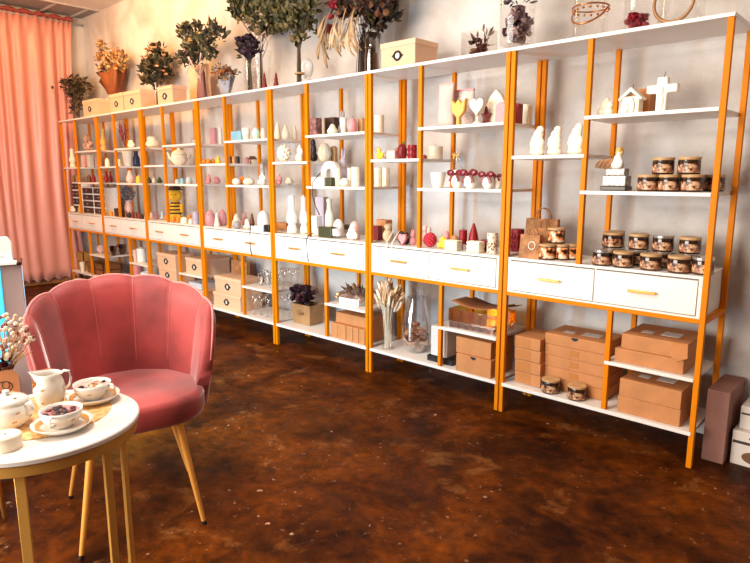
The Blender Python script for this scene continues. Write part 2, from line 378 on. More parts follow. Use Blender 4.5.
def angel(t, w, h, d):
    b = obj('plinth', box(-w * .36, w * .5, -d / 2, d / 2, 0, h * .10), mat('dark_wood', (.03, .012, .008), .35), t, bevel=.003)
    b['label'] = 'dark wooden plinth'
    SV = mat('antique_silver', (.50, .45, .41), .4, metal=.4, noise=.75, scale=110)
    c = obj('casket', [box(-w * .31, w * .47, -d * .42, d * .42, h * .10, h * .34), box(-w * .24, w * .40, -d * .34, d * .34, h * .34, h * .50)], SV, t, bevel=.003)
    obj('panel', [box(-w * .28 + i * w * .25, -w * .06 + i * w * .25, -d * .44, -d * .41, h * .14, h * .30) for i in range(3)], W('ivory'), c)
    obj('angel_figure', [ball((w * .08, 0, h * .58), w * .22, d * .3, h * .12), ball((w * .08, 0, h * .70), w * .15, d * .22, h * .13), ball((w * .2, -d * .2, h * .62), w * .1, d * .12, h * .1), ball((w * .11, -d * .02, h * .87), w * .085, d * .16, h * .075)], W('ivory'), t, smooth=True, remesh=.004)
    obj('hair', [ball((w * .11, 0, h * .91), w * .11, d * .2, h * .075), ball((w * .03, 0, h * .86), w * .05, d * .14, h * .07), ball((w * .2, 0, h * .86), w * .04, d * .12, h * .06)], W('gold'), t, smooth=True)
    fe = []
    for i in range(26):
        s = i / 25; fe.append(leaf((w * (.0 - .50 * s), d * .08 + R.uniform(-.004, .004), h * (.76 - .06 * s)), (-.5, 0, -.9 + .3 * s), h * .34 * (1 - .3 * s), w * .17, .1))
    obj('wing', fe, mat('tan_feathers', (.62, .33, .16), .7, noise=.3, scale=60), t, solid=.002)
def cube(t, w, h, d, c='pink', wick=0, tex=0, m=None, body='wax_body'):
    P = [box(-w / 2, w / 2, -d / 2, d / 2, 0, h)]
    if tex:
        n = tex
        P = [box(-w * .46, w * .46, -d * .46, d * .46, 0, h * .97)]
        for i in range(n):
            for j in range(n):
                x = -w / 2 + w * (i + .5) / n; z = h * (j + .5) / n; r = w / n * .54
                P += [ball((x, -d * .44, z), r, d * .08, h / n * .54, 8, 6), ball((w * .44, -d / 2 + d * (i + .5) / n, z), d * .08, r, h / n * .54, 8, 6), ball((x, -d / 2 + d * (j + .5) / n, h * .95), r, d / n * .54, h * .06, 8, 6)]
        obj(body, P, m or W(c), t, smooth=True)
    else: obj(body, P, m or W(c), t, bevel=min(.006, w * .08), seg=3)
    if wick: obj('wick', tube([(0, 0, h - .003), (.001, 0, h + .012)], .0013, 5), WICK, t)
def ribbon_bow(t, w, z, y, m, name='bow'):
    lo = []
    for s in (-1, 1):
        lo.append(ball((s * w * .28, y, z + w * .06), w * .25, w * .10, w * .17, 10, 7))
        lo.append(prism([(s * w * .04, z), (s * w * .16, z + w * .03), (s * w * .36, z - w * .36), (s * w * .2, z - w * .42)][::s], y - .004, y + .002))
    lo.append(ball((0, y - w * .05, z), w * .08, w * .09, w * .08, 8, 6))
    obj(name, lo, m, t, smooth=True, ang=.8)
SATINRED = mat('dark_red_satin_ribbon', (.17, .004, .010), .25, sheen=.3)
def bowl_bow(t, w, h, d):
    r = w / 2; bh = h * .58
    obj('candle_bowl', lathe([(r * .55, 0), (r * .9, bh * .3), (r, bh * .65), (r * .85, bh), (r * .8, bh * .97), (0, bh * .9)], 24), W('ivory'), t, smooth=True, ang=.9)
    ribbon_bow(t, w * 1.5, h * .70, -r * .7, SATINRED)
def glass_bottle_bow(t, w, h, d):
    r = w / 2
    obj('bottle_glass', lathe([(r * a, h * b) for a, b in PROF['milk']], 20), GLASS, t, smooth=True, ang=.8)
    obj('contents', lathe([(r * .85, h * .04), (r * .9, h * .5)], 16), W('palepink'), t, smooth=True, ang=.7)
    ribbon_bow(t, w * .8, h * .9, -r * .6, mat('gold_ribbon', (.55, .30, .07), .3))
def duck(t, w, h, d):
    y = obj('duck_body', [ball((0, 0, h * .3), w * .45, d * .4, h * .3), ball((-w * .15, 0, h * .74), w * .26, d * .28, h * .26), ball((w * .38, 0, h * .45), w * .14, d * .18, h * .12)], W('yellow'), t, smooth=True, remesh=.004)
    obj('beak', ball((-w * .42, -d * .05, h * .7), w * .12, d * .16, h * .06), W('orange'), t, smooth=True)
def bird(t, w, h, d, c='grey', c2='white'):
    obj('bird_body', [ball((0, 0, h * .38), w * .42, d * .4, h * .36), ball((w * .2, 0, h * .78), w * .22, d * .26, h * .2), ball((-w * .4, 0, h * .4), w * .16, d * .14, h * .1)], W(c), t, smooth=True, remesh=.004)
    obj('breast', ball((w * .12, -d * .2, h * .36), w * .26, d * .25, h * .28), W(c2), t, smooth=True)
def apple(t, w, h, d, c='darkred'):
    r = w / 2
    obj('fruit', lathe([(r * a, h * .85 * b) for a, b in [(.3, .06), (.6, 0), (.9, .2), (1, .5), (.85, .82), (.5, 1), (.1, .92)]], 20, star=.04, k=5), W(c), t, smooth=True)
    obj('stem', tube([(0, 0, h * .76), (.002, 0, h)], .002, 5), W('green'), t)
    obj('leaf', leaf((.001, 0, h * .86), (.8, -.3, .5), w * .5, w * .25), W('green'), t, solid=.0012)
def rosepillar(t, w, h, d, c='red'):
    r = w / 2
    obj('wax_body', lathe([(r * .97, 0), (r, .003), (r, h - .003), (r * .94, h)], 24), W(c), t, smooth=True, ang=.6)
    P = []
    for i in range(7):
        a = pi + i * pi / 6
        for k in range(2): P += [ball((r * cos(a), r * sin(a), h * (.28 + .42 * k)), w * .11, w * .11, h * .13, 8, 6)]
    obj('relief_roses', P, W(c), t, smooth=True)
def beanball(t, w, h, d, c='rose', n=60):
    r = w / 2; P = [ball((0, 0, h / 2), r * .85, r * .85, h * .43)]
    for i in range(n):
        z = 1 - 2 * (i + .5) / n; q = math.sqrt(1 - z * z); a = 2.4 * i
        P.append(ball((r * .8 * q * cos(a), r * .8 * q * sin(a), h / 2 + h * .42 * z), r * .26, r * .26, h * .11, 7, 5))
    obj('wax_body', norm_z(P, h), W(c), t, smooth=True)
def paperbag(t, w, h, d, handle=.25, c=None, logo=0, gus=1, hc=None):
    m = c or KBAG
    v = [(-w / 2, -d / 2, 0), (w / 2, -d / 2, 0), (w / 2, d / 2, 0), (-w / 2, d / 2, 0), (-w * .47, -d * .3, h), (w * .47, -d * .3, h), (w * .47, d * .3, h), (-w * .47, d * .3, h), (-w * .44, 0, h * .5), (w * .44, 0, h * .5)]
    f = [(0, 3, 2, 1), (0, 1, 5, 4), (2, 3, 7, 6), (0, 4, 8), (4, 7, 8), (7, 3, 8), (3, 0, 8), (1, 2, 9), (2, 6, 9), (6, 5, 9), (5, 1, 9)]
    obj('bag_body', [(v, f)], m, t, solid=.0015)
    if handle:
        for s in (-1, 1):
            P = [(w * .22 * cos(a), s * d * .3, h + h * handle * sin(a)) for a in [pi * i / 10 for i in range(11)]]
            P = [(w * .22, s * d * .3, h * .9)] + P + [(-w * .22, s * d * .3, h * .9)]
            obj('handle', tube(P, .0028, 5), hc or m, t, smooth=True)
    if logo:
        o = obj('round_print', ring((0, 0, 0), w * .17, w * .17, .002, 20), W('ivory'), t); o.location = (w * .12, -d * .43, h * .55); o.rotation_euler = (-.1, 0, 0)
def pouch(t, w, h, d, c='palepink', trim='pink', tie=0):
    n = 8; v = []; f = []
    P = []
    for s in (-1, 1):
        for i in range(n + 1):
            for j in range(n + 1):
                x = i / n - .5; z = j / n
                b = max(0, (1 - (2 * x) ** 2)) * max(0, 1 - (2 * z - .85) ** 2) ** .7
                v.append((x * w * (1 - .08 * z), s * (d * .45 * b + .003), z * h * (1 - .05 * abs(x))))
    q = (n + 1) ** 2
    for s in (0, 1):
        for i in range(n):
            for j in range(n):
                a = s * q + i * (n + 1) + j
                f.append((a, a + n + 1, a + n + 2, a + 1))
    obj('pouch_body', [(v, f)], mat('fabric_' + c, {'palepink': (.78, .50, .44), 'glitter': (.80, .62, .56)}[c], .8, noise=.35 if c == 'glitter' else .08, scale=130 if c == 'glitter' else 12, bump=.3), t, smooth=True, solid=.002)
    if trim: obj('zip_trim', box(-w * .47, w * .47, -.008, .008, h * .945, h), W(trim), t, bevel=.003)
    if tie: obj('ribbon_tie', [ring((0, 0, h * .86), w * .22, .02, .003, 14, 'z')], W('palepink'), t)
def wineglass(t, w, h, d, m=None):
    r = w / 2; g = m or WARE
    obj('glass_bowl', lathe([(.004, h * .48), (r * .5, h * .52), (r * .95, h * .68), (r, h * .82), (r * .86, h)], 18), g, t, smooth=True)
    obj('glass_stem', lathe([(r * .75, 0), (r * .7, .003), (.004, .008), (.0035, h * .48)], 16), g, t, smooth=True)
def vessel(t, w, h, d, prof, m=None, name='glass_body'):
    r = w / 2
    obj(name, lathe([(r * a, h * b) for a, b in prof], 28), m or GLASS, t, smooth=True, ang=1.0)
CYL = [(.001, .012), (.86, .012), (.9, 0), (1, .02), (1, 1)]
FLARE = [(.001, .01), (.62, .01), (.66, 0), (.72, .03), (.8, .5), (1, 1)]
ROUND = [(.001, .02), (.4, .02), (.44, 0), (.6, .03), (.95, .28), (1, .42), (.9, .62), (.66, .85), (.62, 1)]
def bouquet(t, w, h, d, vase=None, fol=None, stems=14, sr=.02, wrap=None, blooms=None, leafL=.05, leafW=.02, n=260, foot=.3, crown=None, down=0, extra=None, vw=.06, vh=.3, stemm=None, shell=.3):
    """crown: list of (x,z,rx,rz) in units of w,h"""
    fol = fol or leafmat('eucalyptus', [(.10, .10, .03), (.16, .15, .05), (.05, .06, .02), (.22, .19, .08)])
    P = []
    crown = [(x, z, rx * 1.16, rz * 1.12) for x, z, rx, rz in crown]; n = int(n * 2.0)
    tot = sum(c[2] * c[3] for c in crown)
    for (x, z, rx, rz) in crown:
        m_ = max(4, int(9 * (rx * rz / tot) ** .5 + 4)); ry = min(rx * w, d * .5)
        for q in range(m_):
            c = inside((x * w, 0, z * h), (rx * w * .86, ry * .8, rz * h * .86), .25); g = R.uniform(.26, .44)
            P += leaves(c, (rx * w * g, min(ry * g * 1.2, .06), rz * h * g), max(3, int(n * rx * rz / tot / m_)), leafL, leafW, down=down, shell=shell)
            P.append(tube([(x * w * .5, 0, (z - rz) * h), tuple(c)], .0016, 4, .001))
    obj('foliage', P, fol, t)['kind'] = 'stuff'
    S = []
    for i in range(stems):
        c = R.choice(crown); a = R.uniform(0, 2 * pi); q = sr * R.uniform(.1, 1)
        x0, y0 = q * cos(a), q * sin(a)
        x1 = c[0] * w + c[2] * w * R.uniform(-.7, .7); z1 = c[1] * h + c[3] * h * R.uniform(-.4, .6)
        S.append(tube([(x0 * .8, y0 * .8, .004), (x0 * .5, y0 * .5, h * foot), ((x0 + x1) * .45, y0, h * foot + (z1 - h * foot) * .5), (x1, R.uniform(-.3, .3) * d * .5, z1)], .0022, 4, .0012))
    obj('stems', S, stemm or STEM, t)
    for nm, m, cnt, r, cr in (blooms or []):
        cnt = int(cnt * 1.4)
        B = []
        for _ in range(cnt):
            c = cr[R.randrange(len(cr))]
            p = inside((c[0] * w, -d * .12, c[1] * h), (c[2] * w, d * .35, c[3] * h), .4)
            B.append(bloom(p, r * R.uniform(.75, 1.25)))
        obj(nm, B, m, t)['kind'] = 'stuff'
    if vase: vessel(t, vw, vh, vw, vase, name='vase')
    if wrap:
        wm, z0, z1, r0, r1, nm = wrap
        v, f = [], []; N = 20
        for k, (r, z) in enumerate([(r0, z0), (r0 * .6 + r1 * .4, z0 + (z1 - z0) * .35), (r1, z1)]):
            for j in range(N):
                a = 2 * pi * j / N; rr = r * (1 + (.05 + .10 * k) * cos(5 * a + k)); v.append((rr * cos(a), rr * sin(a) * .55, z + (k == 2) * (z1 - z0) * (.10 * cos(3 * a) + .22 * cos(a - .3))))
        for k in range(2):
            for j in range(N): f.append((k * N + j, k * N + (j + 1) % N, (k + 1) * N + (j + 1) % N, (k + 1) * N + j))
        obj(nm, [(v, f)], wm, t, smooth=True, solid=.0015)
    for e in (extra or []): e(t, w, h, d)
def frame_box(t, w, h, d, rows=4):
    """drawer organiser: white frame with black drawers"""
    obj('organiser_frame', [box(-w / 2, w / 2, -d / 2 + .004, d / 2, 0, h)], W('white'), t, bevel=.003)
    for i in range(rows):
        for j in range(2):
            x0 = -w / 2 + w * (.06 + j * .47); z0 = h * (i + .08) / rows
            dr = obj('drawer', box(x0, x0 + w * .41, -d / 2 - .004, -d / 2 + .01, z0, z0 + h * .8 / rows), BLACK, t, bevel=.002)
            obj('knob', ball((x0 + w * .2, -d / 2 - .008, z0 + h * .4 / rows), .006, .005, .006, 8, 6), W('silver'), dr, smooth=True)
def crate(t, w, h, d, c=(.48, .22, .05)):
    m = mat('crate_wood_%.2f' % c[0], c, .7, noise=.3, scale=14)
    b = [box(-w / 2, w / 2, -d / 2, d / 2, 0, .008)]
    for y in (-d / 2, d / 2 - .008): b += [box(-w / 2, w / 2, y, y + .008, h * (.05 + i * .5), h * (.45 + i * .55)) for i in range(2)]
    for x in (-w / 2, w / 2 - .008): b += [box(x, x + .008, -d / 2, d / 2, h * (.05 + i * .5), h * (.45 + i * .55)) for i in range(2)]
    b += [box(sx * (w / 2 - .014) - .006, sx * (w / 2 - .014) + .006, sy * (d / 2 - .014) - .006, sy * (d / 2 - .014) + .006, 0, h) for sx in (-1, 1) for sy in (-1, 1)]
    obj('crate_body', b, m, t)
def bee_bear(t, w, h, d):
    Y = mat('yellow_plush', (.88, .46, .02), .85, noise=.12, scale=60, bump=.4, bscale=200)
    obj('plush_body', norm_z([ball((0, 0, h * .32), w * .38, d * .40, h * .27), ball((-w * .42, -d * .1, h * .38), w * .12, d * .2, h * .15), ball((w * .42, -d * .1, h * .38), w * .12, d * .2, h * .15), ball((-w * .24, -d * .16, h * .09), w * .2, d * .3, h * .09), ball((w * .24, -d * .16, h * .09), w * .2, d * .3, h * .09), ball((0, -d * .04, h * .73), w * .46, d * .42, h * .19)], h * .93), Y, t, smooth=True, remesh=.004)
    S = []
    for z in (.22, .32, .42, .51):
        P = []
        for dz in (-.02, 0, .02):
            r = math.sqrt(max(.02, 1 - ((z + dz - .32) / .28) ** 2)); P.append((r, h * (z + dz + .01)))
        v, f = lathe(P, 24, cap=0); S.append(([(x * w * .405, y * d * .425, zz) for x, y, zz in v], f))
    s = obj('stripe', S, mat('black_plush', (.015, .01, .01), .9), t, smooth=True, solid=.002); s['label'] = 'black body stripes'
    obj('hat', lathe([(w * .52, h * .885), (w * .54, h * .90), (w * .40, h * .915), (w * .34, h * .985), (0, h)], 20), mat('dark_brown_felt', (.05, .02, .012), .9), t, smooth=True, ang=.7)
    obj('eye', [ball((s_ * w * .15, -d * .42, h * .76), w * .04, w * .03, w * .045, 8, 6) for s_ in (-1, 1)], BLACK, t, smooth=True)
    obj('nose', ball((0, -d * .44, h * .69), w * .06, w * .04, w * .04, 8, 6), W('orange'), t, smooth=True)
def tureen(t, w, h, d, c='cream'):
    r = w * .36
    obj('pot_body', lathe([(r * .55, 0), (r * .6, h * .04), (r * .95, h * .25), (r, h * .42), (r * .86, h * .62)], 26, star=.02, k=10), W(c), t, smooth=True)
    obj('lid', lathe([(r * .9, h * .62), (r * .92, h * .65), (r * .7, h * .78), (r * .3, h * .88), (r * .12, h * .9), (r * .14, h * .96), (0, h)], 26), W(c), t, smooth=True)
    obj('spout', tube([(-r * .8, 0, h * .3), (-r * 1.15, 0, h * .42), (-r * 1.25, 0, h * .6), (-r * 1.4, 0, h * .72)], r * .2, 8, r * .1), W(c), t, smooth=True)
    obj('handle', tube([(r * .8, 0, h * .6), (r * 1.2, 0, h * .72), (r * 1.4, 0, h * .55), (r * 1.2, 0, h * .34), (r * .85, 0, h * .26)], r * .09, 7), W(c), t, smooth=True)
def terrarium(t, w, h, d):
    th = .003
    obj('glass_cube', [box(-w / 2, w / 2, -d / 2, d / 2, 0, th), box(-w / 2, w / 2, -d / 2, -d / 2 + th, th, h), box(-w / 2, w / 2, d / 2 - th, d / 2, th, h), box(-w / 2, -w / 2 + th, -d / 2 + th, d / 2 - th, th, h), box(w / 2 - th, w / 2, -d / 2 + th, d / 2 - th, th, h)], GLASS, t)
    obj('dried_flowers', [bloom(inside((0, 0, h * .38), (w * .38, d * .38, h * .3)), w * .16) for _ in range(14)] + leaves((w * .12, 0, h * .6), (w * .25, d * .25, h * .42), 14, w * .34, w * .1), leafmat('dark_dried', [(.12, .015, .012), (.05, .012, .01), (.22, .10, .04), (.08, .03, .02)]), t)
def rose_bowl(t, w, h, d, red=0):
    vessel(t, w, h, d, [(.001, .13), (.7, .13), (.30, .09), (.6, .01), (.62, 0), (.66, .01), (.34, .10), (.9, .14), (.93, .2), (1, 1)] if not red else CYL, name='vase')
    if red: pts = [inside((0, 0, h * .22), (w * .34, w * .34, h * .16)) for _ in range(30)]; m = leafmat('red_petals', [(.35, .01, .03), (.22, .006, .02), (.5, .03, .06)]); q = w * .26
    else: pts = [inside((0, 0, h * .5), (w * .3, w * .3, h * .34)) for _ in range(26)]; m = leafmat('mauve_roses', [(.30, .18, .17), (.20, .11, .12), (.40, .26, .24), (.08, .04, .05)]); q = w * .26
    obj('preserved_roses', [bloom(p, q, 12) for p in pts], m, t)
    if not red: obj('leaves', leaves((0, 0, h * 1.0), (w * .55, w * .4, h * .14), 40, w * .28, w * .12), leafmat('dark_leaves', [(.03, .025, .03), (.06, .04, .05), (.02, .02, .02)]), t)
def ring_vase(t, w, h, d, m=None, rope=0, rz=.74, rr=.5):
    vessel(t, w, h, d, CYL)
    if rope:
        o = obj('hoop', ring((0, 0, 0), rope, rope, .007, 30), mat('brown_wood_hoop', (.42, .19, .06), .45, noise=.3), t, smooth=True); o.location = (0, -d / 2 - .012, rope + .012)
    else:
        obj('copper_rim', ring((0, 0, h * rz), w / 2 + .002, w / 2 + .002, .004, 24, 'z'), mat('copper', (.55, .20, .07), .25, metal=.8), t, smooth=True)
        obj('copper_scallops', [ball((w * .5 * cos(a), w * .5 * sin(a), h * (rz - .07)), .007, .007, .006, 8, 5) for a in [2 * pi * i / 16 for i in range(16)]], MATS['copper'], t, smooth=True)
        obj('copper_handle', tube([(w / 2 * 1.03 * cos(a), w / 2 * 1.03 * sin(a), h * (rz - .06) + h * .36 * sin(a)) for a in [pi + pi * i / 16 for i in range(17)]], .0045, 6), MATS['copper'], t, smooth=True)
def tray(t, w, h, d, m=None, ribs=6):
    m = m or CLEARP; th = .004
    RB = [box(-w / 2 + w * (i + .25) / ribs, -w / 2 + w * (i + .5) / ribs, -d / 2 - .003, -d / 2, h * .1, h * .9) for i in range(ribs)]
    obj('tray_body', RB + [box(-w / 2, w / 2, -d / 2, d / 2, 0, th), box(-w / 2, w / 2, -d / 2, -d / 2 + th, th, h), box(-w / 2, w / 2, d / 2 - th, d / 2, th, h), box(-w / 2, -w / 2 + th, -d / 2 + th, d / 2 - th, th, h), box(w / 2 - th, w / 2, -d / 2 + th, d / 2 - th, th, h)], m, t)
def sheet(t, w, h, d):
    n = 8; v = []; f = []
    for i in range(n + 1):
        for j in range(n + 1):
            x, y = i / n - .5, j / n - .5
            v.append((x * w, y * d, h * (.35 + .65 * max(0, abs(x) * 2 - .3)) - h * .3 * (y > .2)))
    for i in range(n):
        for j in range(n):
            a = i * (n + 1) + j; f.append((a, a + 1, a + n + 2, a + n + 1))
    zm = min(p[2] for p in v); v = [(x, y, z - zm + .001) for x, y, z in v]
    obj('paper_sheet', [(v, f)], KRAFT2, t, smooth=True, solid=.002)
def chip_vase(t, w, h, d):
    vessel(t, w, h, d, ROUND, WARE, name='vase')
    P = []
    for _ in range(170):
        p = inside((0, 0, h * .28), (w * .41, w * .41, h * .235)); P.append(ball(p, .020 * R.uniform(.7, 1.2), .010, .012 * R.uniform(.6, 1.2), 6, 4))
    c = obj('wood_chips', P, leafmat('wood_chips', [(.45, .20, .09), (.30, .11, .05), (.60, .33, .18), (.38, .16, .09)]), t); c['kind'] = 'stuff'
    obj('white_highlight_strip', box(-.006 + w * .05, .006 + w * .05, -w * .40, -w * .39, h * .24, h * .8), W('white'), t)  # solid white strip stands in for a reflection on the vase glass
def grass_vase(t, w, h, d):
    P = []
    for i in range(44):
        a = R.uniform(0, 2 * pi); q = R.uniform(0, 1); x = cos(a) * q * w * .42; y = sin(a) * q * w * .3
        z = h * R.uniform(.68, .95) - q * h * .12
        P.append(([], [])); 
        dv = Vector((x * 1.1, y, h * .22)).normalized()
        P += [leaf((x, y, z - h * .12), dv + Vector((R.uniform(-.25, .25), R.uniform(-.2, .2), 0)), h * .20, h * .062, .5) for _ in range(4)]
    obj('bleached_grass', P, leafmat('bleached', [(.86, .66, .44), (.78, .52, .30), (.92, .76, .58), (.62, .33, .14)]), t)
    obj('stalks', [tube([(R.uniform(-.3, .3) * w * .3, R.uniform(-.3, .3) * w * .3, .006), (x, y, h * .45), (x * 2.2, y * 2, h * .8)], .0022, 4) for x, y in [(R.uniform(-1, 1) * w * .14, R.uniform(-1, 1) * w * .14) for _ in range(26)]], W('cream'), t)
    vessel(t, w * .5, h * .62, w * .5, CYL, name='vase')
def kraft_flower_bag(t, w, h, d):
    bh = h * .52
    obj('bag_body', [([(-w * .36, -d * .36, .003), (w * .36, -d * .36, .003), (w * .36, d * .36, .003), (-w * .36, d * .36, .003), (-w * .40, -d * .4, bh), (w * .4, -d * .4, bh), (w * .4, d * .4, bh), (-w * .4, d * .4, bh)], [(0, 3, 2, 1), (0, 1, 5, 4), (1, 2, 6, 5), (2, 3, 7, 6), (3, 0, 4, 7)])], mat('dull_kraft', (.40, .21, .08), .8, noise=.3, scale=9), t, solid=.003)
    obj('round_print', [ring((-w * .06, -d * .40, bh * .6), .018, .018, .0025, 18), box(-w * .02, w * .14, -d * .42, -d * .395, bh * .5, bh * .62)], mat('print_brown', (.20, .08, .02), .6), t, smooth=True)
    obj('red_black_flowers', [bloom(inside((-w * .12, -d * .05, h * .72), (w * .47, d * .42, h * .22)), w * .17, 12) for _ in range(46)], leafmat('black_red', [(.045, .006, .010), (.02, .004, .008), (.09, .012, .018)]), t)
def wrapped_bundle(t, w, h, d):
    b = obj('white_card', box(-w * .2, w * .42, -d * .5, d * .4, 0, h * .45), W('white'), t, bevel=.003)
    P = []
    v, f = [], []; n = 14
    for i in range(n + 1):
        for j in range(n + 1):
            x, y = i / n - .5, j / n - .5
            v.append((x * w, y * d, h * (.62 + .3 * math.exp(-4 * (x - .2) ** 2)) * (1 - .55 * (2 * abs(x)) ** 6) * (1 - .5 * (2 * abs(y)) ** 6) + R.uniform(-.006, .006)))
    for i in range(n):
        for j in range(n):
            a = i * (n + 1) + j; f.append((a, a + 1, a + n + 2, a + n + 1))
    obj('clear_wrap', [(v, f)], CLEARP, t, solid=.001)
    obj('dried_leaves', leaves((0, d * .05, h * .70), (w * .36, d * .3, h * .16), 60, .05, .02), leafmat('brown_pack', [(.16, .07, .03), (.35, .2, .1), (.08, .03, .015)]), t)
def cordloop(name, pts, r, label, m, cat='cord'):
    o = obj(name, tube(pts, r, 6), m, smooth=True); return tag(o, label, cat)
def tub(t, w, h, d, c='pink'):
    hollow(t, w, h, d, 'canister', c)
def cloth_bag(t, w, h, d):
    obj('bag_body', [ball((0, 0, h * .36), w * .42, d * .42, h * .36, 16, 10, .08, 7), lathe([(w * .2, h * .62), (w * .34, h), (w * .32, h * .98), (w * .18, h * .62)], 16, star=.12, k=6)], mat('beige_burlap', (.62, .44, .25), .9, noise=.2, scale=120, bump=.4, bscale=200), t, smooth=True)
def mugbox(t, w, h, d):
    obj('box_body', box(-w / 2, w / 2, -d / 2, d / 2, 0, h), mat('white_print_card', (.70, .62, .56), .5), t, bevel=.002)
    pr = mat('dark_print', (.05, .025, .02), .5)
    b = obj('printed_band', [box(-w * .48, w * .48, -d / 2 - .001, -d / 2 + .001, h * .64, h * .72), box(-w / 2 - .001, -w / 2 + .001, -d * .48, d * .48, h * .64, h * .72)], pr, t)
    obj('printed_cup', [prism([(w * .26 * cos(a), h * .28 + h * .17 * sin(a)) for a in [2 * pi * i / 20 for i in range(20)]], -d / 2 - .0012, -d / 2)], mat('brown_print', (.16, .07, .03), .5), t)
    obj('printed_mark', [prism([(w * (.0 + .14 * cos(a)), h * .84 + h * .05 * sin(a)) for a in [2 * pi * i / 16 for i in range(16)]], -d / 2 - .0012, -d / 2)], pr, t)

# ------------------------------------------------------------------ shelving unit (front plane y = 0, right edge x = 0)
UW, PD, PW = .9394, .328, .0225
def make_unit():
    t = thing('shelving_unit', '', 'shelving unit', (0, 0, 0))
    g = .003
    L, Rr = -UW + g, -g
    def post(x, y, z0, z1, name='post'):
        return obj(name, box(x, x + PW, y, y + PW, z0, z1), ORANGE, t, bevel=.0015, seg=1)
    yb = PD - PW
    for y in (0, yb):
        post(L, y, 0, 1.80); post(Rr - PW, y, 0, 1.80)
        post(-.5501 - PW / 2, y, .818, 1.80, 'upper_divider')
        post(-.389 - PW / 2, y, .16, .623, 'lower_divider')
    obj('top_board', box(L - g * .9, Rr + g * .9, -.004, PD + .004, 1.80, 1.816), BOARD, t, bevel=.0015, seg=1)
    for nm, x0, x1, z in (('left_shelf', L + PW, -.5501, 1.313), ('upper_shelf', -.5501 - PW * .4, Rr - PW, 1.478), ('middle_shelf', -.5501 - PW * .4, Rr - PW, 1.152), ('lower_shelf', -.389 - PW * .4, Rr - PW, .391)):
        obj('shelf_board', box(x0, x1, -.003, PD - .002, z - .016, z), BOARD, t, bevel=.0012, seg=1)
    obj('bottom_board', box(L + PW * .6, Rr - PW * .6, -.003, PD - .002, .142, .16), BOARD, t, bevel=.0012, seg=1)
    for y in (0.001, yb): obj('cross_rail', box(L + PW, Rr - PW, y, y + .022, .623, .643), ORANGE, t, bevel=.0015, seg=1)
    for x in (L + .002, Rr - PW + .002): obj('side_rail', box(x, x + .022, PW, yb, .623, .643), ORANGE, t, bevel=.0015, seg=1)
    a, b = L + PW + .001, Rr - PW - .001
    c = obj('drawer_case', [box(a, b, .004, PD - .004, .806, .818), box(a, b, .004, PD - .004, .643, .652), box(a, a + .014, .004, PD - .004, .652, .806), box(b - .014, b, .004, PD - .004, .652, .806), box(a, b, PD - .012, PD - .004, .652, .806), box((a + b) / 2 - .004, (a + b) / 2 + .004, .012, PD - .012, .652, .806)], BOARD, t)
    mid = (a + b) / 2
    for x0, x1 in ((a + .016, mid - .002), (mid + .002, b - .016)):
        dr = obj('drawer', box(x0, x1, .0, .25, .655, .800), DRAWERW, t, bevel=.0015, seg=1)
        xm = (x0 + x1) / 2
        obj('handle', [box(xm - .058, xm + .058, -.020, -.011, .722, .734), box(xm - .045, xm - .037, -.012, .001, .724, .732), box(xm + .037, xm + .045, -.012, .001, .724, .732)], GOLD, dr, bevel=.002)
    return t
ULAB = ['white shelving unit with orange posts holding rows of candle jars at the right end', 'white shelving unit with orange posts holding the red bow candles, second from the right end', 'white shelving unit with orange posts holding the arch candle and tall bottle candles',
        'white shelving unit with orange posts with wine glasses on its bottom board', 'white shelving unit with orange posts holding the yellow bee bear', 'white shelving unit with orange posts holding the blue hydrangea vase', 'white shelving unit with orange posts beside the pink curtain, holding the drawer organisers']
proto = make_unit()
for i in range(7):
    u = proto if i == 0 else copy_tree(proto)
    u.location = (-i * UW, 0, 0); u['label'] = ULAB[i]; u['group'] = 'shelving units along the back wall'

